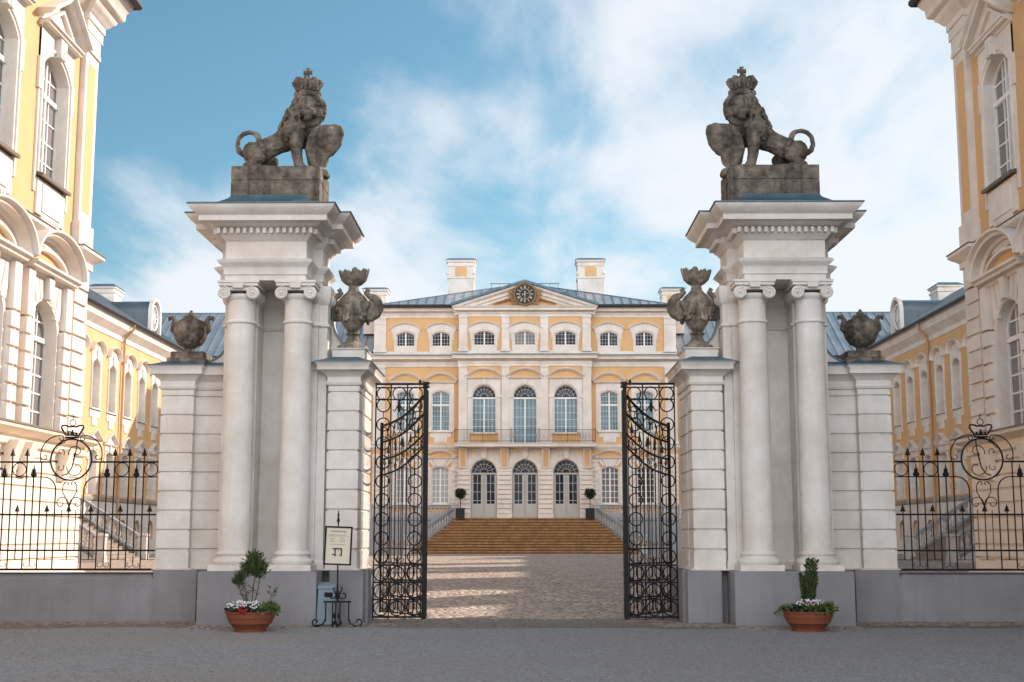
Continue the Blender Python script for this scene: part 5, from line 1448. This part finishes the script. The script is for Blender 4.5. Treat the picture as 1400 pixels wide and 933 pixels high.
    for k in range(75):
        if kind == 'oleander': a = rng.uniform(pi*.95, pi*1.75); r = R*rng.uniform(.35, .95)
        else: a = rng.uniform(pi*1.15, pi*1.95); r = R*rng.uniform(.1, .75)
        x, y, z = r*cos(a), r*sin(a), .37+.09*(1-(r/R)**2)+rng.random()*.07
        for q in range(5):
            an = q*2*pi/5; f.add([(x, y, z), (x+.022*cos(an-.5), y+.022*sin(an-.5), z+.006), (x+.026*cos(an), y+.026*sin(an), z+.002), (x+.022*cos(an+.5), y+.022*sin(an+.5), z+.006)], [(0, 1, 2, 3)])
        f.ell((x, y, z), (.016, .016, .014), 6)
    f.build('white_blossoms', 'petal', t)
    f = MB()
    for k in range(34):
        x = rng.gauss(-.07 if kind == 'oleander' else .04, .04); y = -R*(.97 if kind == 'oleander' else .5)+rng.gauss(0, .03); z = (.36 if kind == 'oleander' else .42)+rng.gauss(0, .025)
        f.ell((x, y, z), (.022, .02, .018), 6)
    f.build('red_blossoms', 'petalred', t)
    return t
pot((-4.57, 22.3, 0), 'oleander', 'terracotta bowl with sparse leggy oleander and white and red blossoms', .84)
pot((4.73, 22.5, 0), 'laurel', 'terracotta bowl with dense upright shrub over white blossoms', .86)

def topiary(x, label):
    t = thing('topiary_tree', label, 'potted tree', (x, 88.35, 2.67), 0, 'clipped trees beside the doors')
    b = MB(); b.prismx([(-.26, 0), (.26, 0), (.3, .6), (-.3, .6)], -.29, .29); b.box(-.32, .32, -.32, .32, .56, .64); b.build('planter_box', 'planter', t)
    b = MB(); b.tube([(0, 0, .6), (.02, 0, 1.0), (-.02, 0, 1.4)], .035, 6); b.build('trunk', 'twig', t)
    rng = random.Random(int(x*10)); g = MB()
    for k in range(1500):
        v = Vector((rng.gauss(0, 1), rng.gauss(0, 1), rng.gauss(0, 1))).normalized()*.36*rng.random()**.4*(1+.12*noise.noise(Vector((k*.01, x, 0))))
        blade(g, v*(1+.15*noise.noise(v*5+Vector((x, 0, 0))))+Vector((0, 0, 1.6)), .11, rng, .3, .5)
    g.build('crown', 'leafdark', t, smooth=0)
topiary(-4.32, 'round clipped tree in a black box left of the palace doors')
topiary(4.32, 'round clipped tree in a black box right of the palace doors')

# ------------------------------------------------------------------ notice stand and bin
def notice():
    t = thing('notice_stand', 'black wrought iron stand holding a framed cream notice with a plan', 'sign', (-3.27, 23.3, 0))
    b = MB()
    b.tube([(0, 0, .42), (-.01, 0, 1.82)], .014, 6); b.lathe([(.006, 0), (.028, .05), (.012, .12), (.02, .14), (.002, .24)], (-.01, 0, 1.78), 8)
    b.box(-.24, .24, -.02, .02, .42, .45)
    for x in (-.2, -.08, -.03, .05, .2):
        b.tube([(x, 0, .42), (x, 0, .1 if abs(x) > .1 else .05)], .013, 5)
    for sg in (-1, 1):
        b.tube(xz([(sg*.2, .15), (sg*.24, .06), (sg*.32, .02)]+spiral(sg*.37, .09, .075, .025, -pi/2, -pi/2+sg*5, 16)), .013, 5)
        b.tube([(sg*.05, 0, .1), (sg*.05, -.12, .04), (sg*.04, -.25, .03), (sg*.04, -.27, .08)], .012, 5)
        b.tube([(sg*.05, 0, .1), (sg*.05, .12, .04), (sg*.04, .25, .03), (sg*.04, .27, .08)], .012, 5)
        b.tube(xz(spiral(sg*.1, .55, .075, .02, pi/2+sg*pi/2, pi/2+sg*pi/2+sg*5.2, 18)), .012, 5)
        b.tube(xz([(0, .45), (sg*.04, .58), (sg*.08, .66), (sg*.05, .69)]), .012, 5)
        b.ell((sg*.04, -.06, .2), (.025, .02, .05), 8)
    b.ell((0, 0, .56), (.03, .03, .09), 8)
    b.build('stand', 'iron', t)
    def tilt(o): o.rotation_euler = (0, radians(2), 0); o.location = (-.012, -.03, 1.07); return o
    b = MB(); w, h = .235, .66
    b.sweep([(-w, 0), (-w, h), (w, h), (w, 0)], [(-.022, 0), (-.022, .02), (.006, .02), (.006, 0)], 0, True); b.box(-w, w, 0, .012, 0, h)
    fr = tilt(b.build('notice_frame', 'iron', t))
    b = MB(); b.box(-w+.02, w-.02, -.006, -.001, .02, h-.02); pp = b.build('notice_sheet', 'paper', fr)
    b = MB(); 
    def ln(x0, x1, z, th=.004): b.box(x0, x1, -.009, -.005, z-th/2, z+th/2)
    rng = random.Random(2)
    def words(x0, x1, z, th):
        x = x0
        while x < x1-.01:
            l = min(rng.uniform(.012, .035), x1-x); ln(x, x+l, z, th); x += l+.007
    ln(-.19, .19, .495, .003)
    words(-.155, .145, .515, .007)
    for z in (.458, .425, .40): words(-.15, -.06, z, .006); words(.02, .12, z+.006, .006)
    words(-.15, .13, .352, .006)
    # plan drawing: a square court with wings
    for x0, x1, z0, z1 in ((-.06, -.035, .15, .29), (-.06, .075, .265, .29), (.05, .075, .15, .29), (-.06, -.02, .15, .165), (.02, .075, .15, .165), (-.1, -.06, .262, .285), (-.1, -.06, .165, .185), (0, .02, .235, .25), (.01, .03, .185, .195)):
        b.box(x0, x1, -.009, -.005, z0, z1)
    b.build('notice_text', 'ink', pp)
    cu = bpy.data.curves.new('notice_title', 'FONT'); cu.body = 'RUNDĀLES PILS MUZEJS'; cu.size = .036; cu.align_x = 'CENTER'; cu.extrude = .001
    cu.space_character = .95
    tmp = bpy.data.objects.new('title', cu); COL.objects.link(tmp); dg = bpy.context.evaluated_depsgraph_get(); dg.update()
    me = bpy.data.meshes.new_from_object(tmp.evaluated_get(dg)); bpy.data.objects.remove(tmp)
    o = bpy.data.objects.new('notice_title', me); COL.objects.link(o); o.parent = pp; o.rotation_euler = (radians(90), 0, 0); o.location = (-.005, -.0085, .565)
    me.materials.clear(); me.materials.append(M['ink']); o.scale = (.76, 1, 1)
    return t
notice()
t = thing('litter_bin', 'pale blue steel litter bin with a dark slot, standing behind the notice stand', 'bin', (-3.52, 23.72, 0))
b = MB()
b.prism([(-.16, .02), (.19, .02), (.17, .66), (-.135, .66)], -.15, .15); b.build('bin_body', 'bin', t, bevel=.015)
b = MB(); b.prismx([(-.17, .64), (.17, .64), (.17, .72), (-.02, .76), (-.17, .69)], -.15, .185); b.build('bin_lid', 'bin', t, bevel=.012)
b = MB(); b.box(-.02, .13, -.156, -.145, .5, .585); b.build('bin_slot', 'iron', t)
b = MB(); b.box(-.2, -.15, -.1, .1, 0, .68); b.build('bin_bracket', 'iron', t, bevel=.006)

# ------------------------------------------------------------------ loose stones
rng = random.Random(21)
b = MB()
def stone(x, y, r):
    rot = Matrix.Rotation(rng.uniform(0, 6), 3, 'Z')
    b.ell((x, y, ground_z(y)+r*.05), (r*rng.uniform(.7, 1.3), r*rng.uniform(.6, 1.1), r*rng.uniform(.25, .45)), 8, rot)
for k in range(1500):
    sg = 1 if rng.random() < .6 else -1
    x = sg*rng.uniform(2.3, 9.6); ax = abs(x)
    yf = 23.5 if 3.7 < ax < 5.8 else (24.15 if ax < 3.7 else 24.6)
    stone(x, yf-.02-abs(rng.gauss(0, .33)), rng.uniform(.025, .075))
for k in range(500):
    stone(rng.uniform(-2.9, 2.9), 25.0+rng.gauss(0, .25), rng.uniform(.02, .06))
tag(b.build('cobblestones', 'cobble'), 'rough half buried cobbles along the foot of the gate', 'cobbles', kind='stuff')
b = MB()
for k in range(2600):
    y = 14.2+9.5*rng.random()**1.3; x = rng.uniform(-1, 1)*(y*.42)
    stone(x, y, rng.uniform(.007, .028))
tag(b.build('gravel_pebbles', 'cobble'), 'loose pebbles strewn over the grey forecourt', 'pebbles', kind='stuff')

# ------------------------------------------------------------------ light, sky, camera
AZ, EL = radians(34), radians(26.4)         # azimuth from +x towards +y, elevation
sd = Vector((cos(AZ)*cos(EL), sin(AZ)*cos(EL), sin(EL)))
sun = bpy.data.lights.new('sun', 'SUN'); sun.energy = 3.0; sun.angle = radians(.5); sun.color = (1, .875, .77)
so = bpy.data.objects.new('sun', sun); COL.objects.link(so); so.rotation_euler = (-sd).to_track_quat('-Z', 'Y').to_euler()
w = bpy.data.worlds.new('World'); sc.world = w; w.use_nodes = True
N = w.node_tree.nodes; Lk = w.node_tree.links; bg = N['Background']
sky = N.new('ShaderNodeTexSky'); sky.sky_type = 'NISHITA'; sky.sun_disc = False
sky.sun_elevation = EL; sky.sun_rotation = pi/2-AZ; sky.air_density = 1.0; sky.dust_density = .6; sky.ozone_density = 2.2
tc = N.new('ShaderNodeTexCoord')
sep = N.new('ShaderNodeSeparateXYZ'); Lk.new(tc.outputs['Generated'], sep.inputs[0])
def math_(op, a, b_=None):
    n = N.new('ShaderNodeMath'); n.operation = op
    for i, v in enumerate((a, b_)):
        if v is None: continue
        if isinstance(v, (int, float)): n.inputs[i].default_value = v
        else: Lk.new(v, n.inputs[i])
    return n.outputs[0]
zz = math_('ADD', math_('MAXIMUM', sep.outputs[2], 0.0), .12)
px = math_('DIVIDE', sep.outputs[0], zz); py = math_('DIVIDE', sep.outputs[1], zz)
cmb = N.new('ShaderNodeCombineXYZ'); Lk.new(px, cmb.inputs[0]); Lk.new(py, cmb.inputs[1])
mp = N.new('ShaderNodeMapping'); mp.inputs['Rotation'].default_value = (0, 0, radians(28)); mp.inputs['Scale'].default_value = (.75, .5, 1); mp.inputs['Location'].default_value = (3.1, 1.7, 0)
Lk.new(cmb.outputs[0], mp.inputs['Vector'])
n1 = N.new('ShaderNodeTexNoise'); n1.inputs['Scale'].default_value = 1.0; n1.inputs['Detail'].default_value = 9; n1.inputs['Roughness'].default_value = .5; n1.inputs['Distortion'].default_value = .15
Lk.new(mp.outputs[0], n1.inputs['Vector'])
# more veil towards the sun and towards the horizon
dt = N.new('ShaderNodeVectorMath'); dt.operation = 'DOT_PRODUCT'; dt.inputs[1].default_value = tuple(sd); Lk.new(tc.outputs['Generated'], dt.inputs[0])
veil = math_('MULTIPLY', math_('SUBTRACT', dt.outputs['Value'], .62), .55)
hor = math_('MULTIPLY', math_('SUBTRACT', .37, sep.outputs[2]), 1.05)
back = math_('MULTIPLY', math_('MAXIMUM', math_('SUBTRACT', .45, sep.outputs[1]), 0.0), .7)   # extra unseen cloud cover behind the camera, added as fill light
mp2 = N.new('ShaderNodeMapping'); mp2.inputs['Rotation'].default_value = (0, 0, radians(-38)); mp2.inputs['Scale'].default_value = (2.2, .9, 1); Lk.new(cmb.outputs[0], mp2.inputs['Vector'])
n2 = N.new('ShaderNodeTexNoise'); n2.inputs['Scale'].default_value = 1.7; n2.inputs['Detail'].default_value = 9; n2.inputs['Roughness'].default_value = .55; n2.inputs['Distortion'].default_value = .25
Lk.new(mp2.outputs[0], n2.inputs['Vector'])
wisp = math_('MULTIPLY', math_('SUBTRACT', n2.outputs['Fac'], .5), .60)
cl = math_('ADD', math_('ADD', math_('MULTIPLY', math_('SUBTRACT', n1.outputs['Fac'], .5), 1.0), math_('ADD', wisp, .5)), math_('ADD', math_('ADD', veil, back), hor))
r = N.new('ShaderNodeValToRGB'); r.color_ramp.interpolation = 'EASE'
r.color_ramp.elements[0].position = .40; r.color_ramp.elements[0].color = (.03, .03, .03, 1)
r.color_ramp.elements[1].position = .68; r.color_ramp.elements[1].color = (.92, .92, .92, 1)
Lk.new(cl, r.inputs['Fac'])
mx = N.new('ShaderNodeMix'); mx.data_type = 'RGBA'
Lk.new(r.outputs['Color'], mx.inputs['Factor'])
tint = N.new('ShaderNodeMix'); tint.data_type = 'RGBA'; tint.blend_type = 'MULTIPLY'; tint.inputs['Factor'].default_value = 1; tint.inputs['B'].default_value = (.52, .76, .71, 1)
Lk.new(sky.outputs[0], tint.inputs['A'])
Lk.new(tint.outputs['Result'], mx.inputs['A']); 
lit = math_('ADD', math_('MULTIPLY', math_('MAXIMUM', math_('MULTIPLY', sep.outputs[1], -1.0), 0.0), 12.5), 5.0)   # clouds behind the camera boosted in brightness to fill the shaded fronts
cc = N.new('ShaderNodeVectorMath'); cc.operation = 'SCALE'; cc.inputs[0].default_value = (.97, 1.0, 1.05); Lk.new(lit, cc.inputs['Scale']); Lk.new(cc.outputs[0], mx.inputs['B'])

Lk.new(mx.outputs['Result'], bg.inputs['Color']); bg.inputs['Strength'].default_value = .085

cam = bpy.data.cameras.new('camera'); cam.sensor_width = 36; cam.lens = 1800/1400*36; cam.clip_start = .1; cam.clip_end = 3000
co = bpy.data.objects.new('camera', cam); COL.objects.link(co); co.location = (0, 0, 1.6)
co.rotation_euler = (radians(90)+math.atan(264/1800), 0, radians(.567)); sc.camera = co
sc.view_settings.view_transform = 'Standard'; sc.view_settings.look = 'None'; sc.view_settings.gamma = 1; sc.view_settings.exposure = 1.18
sc.cycles.max_bounces = 6; sc.cycles.diffuse_bounces = 4
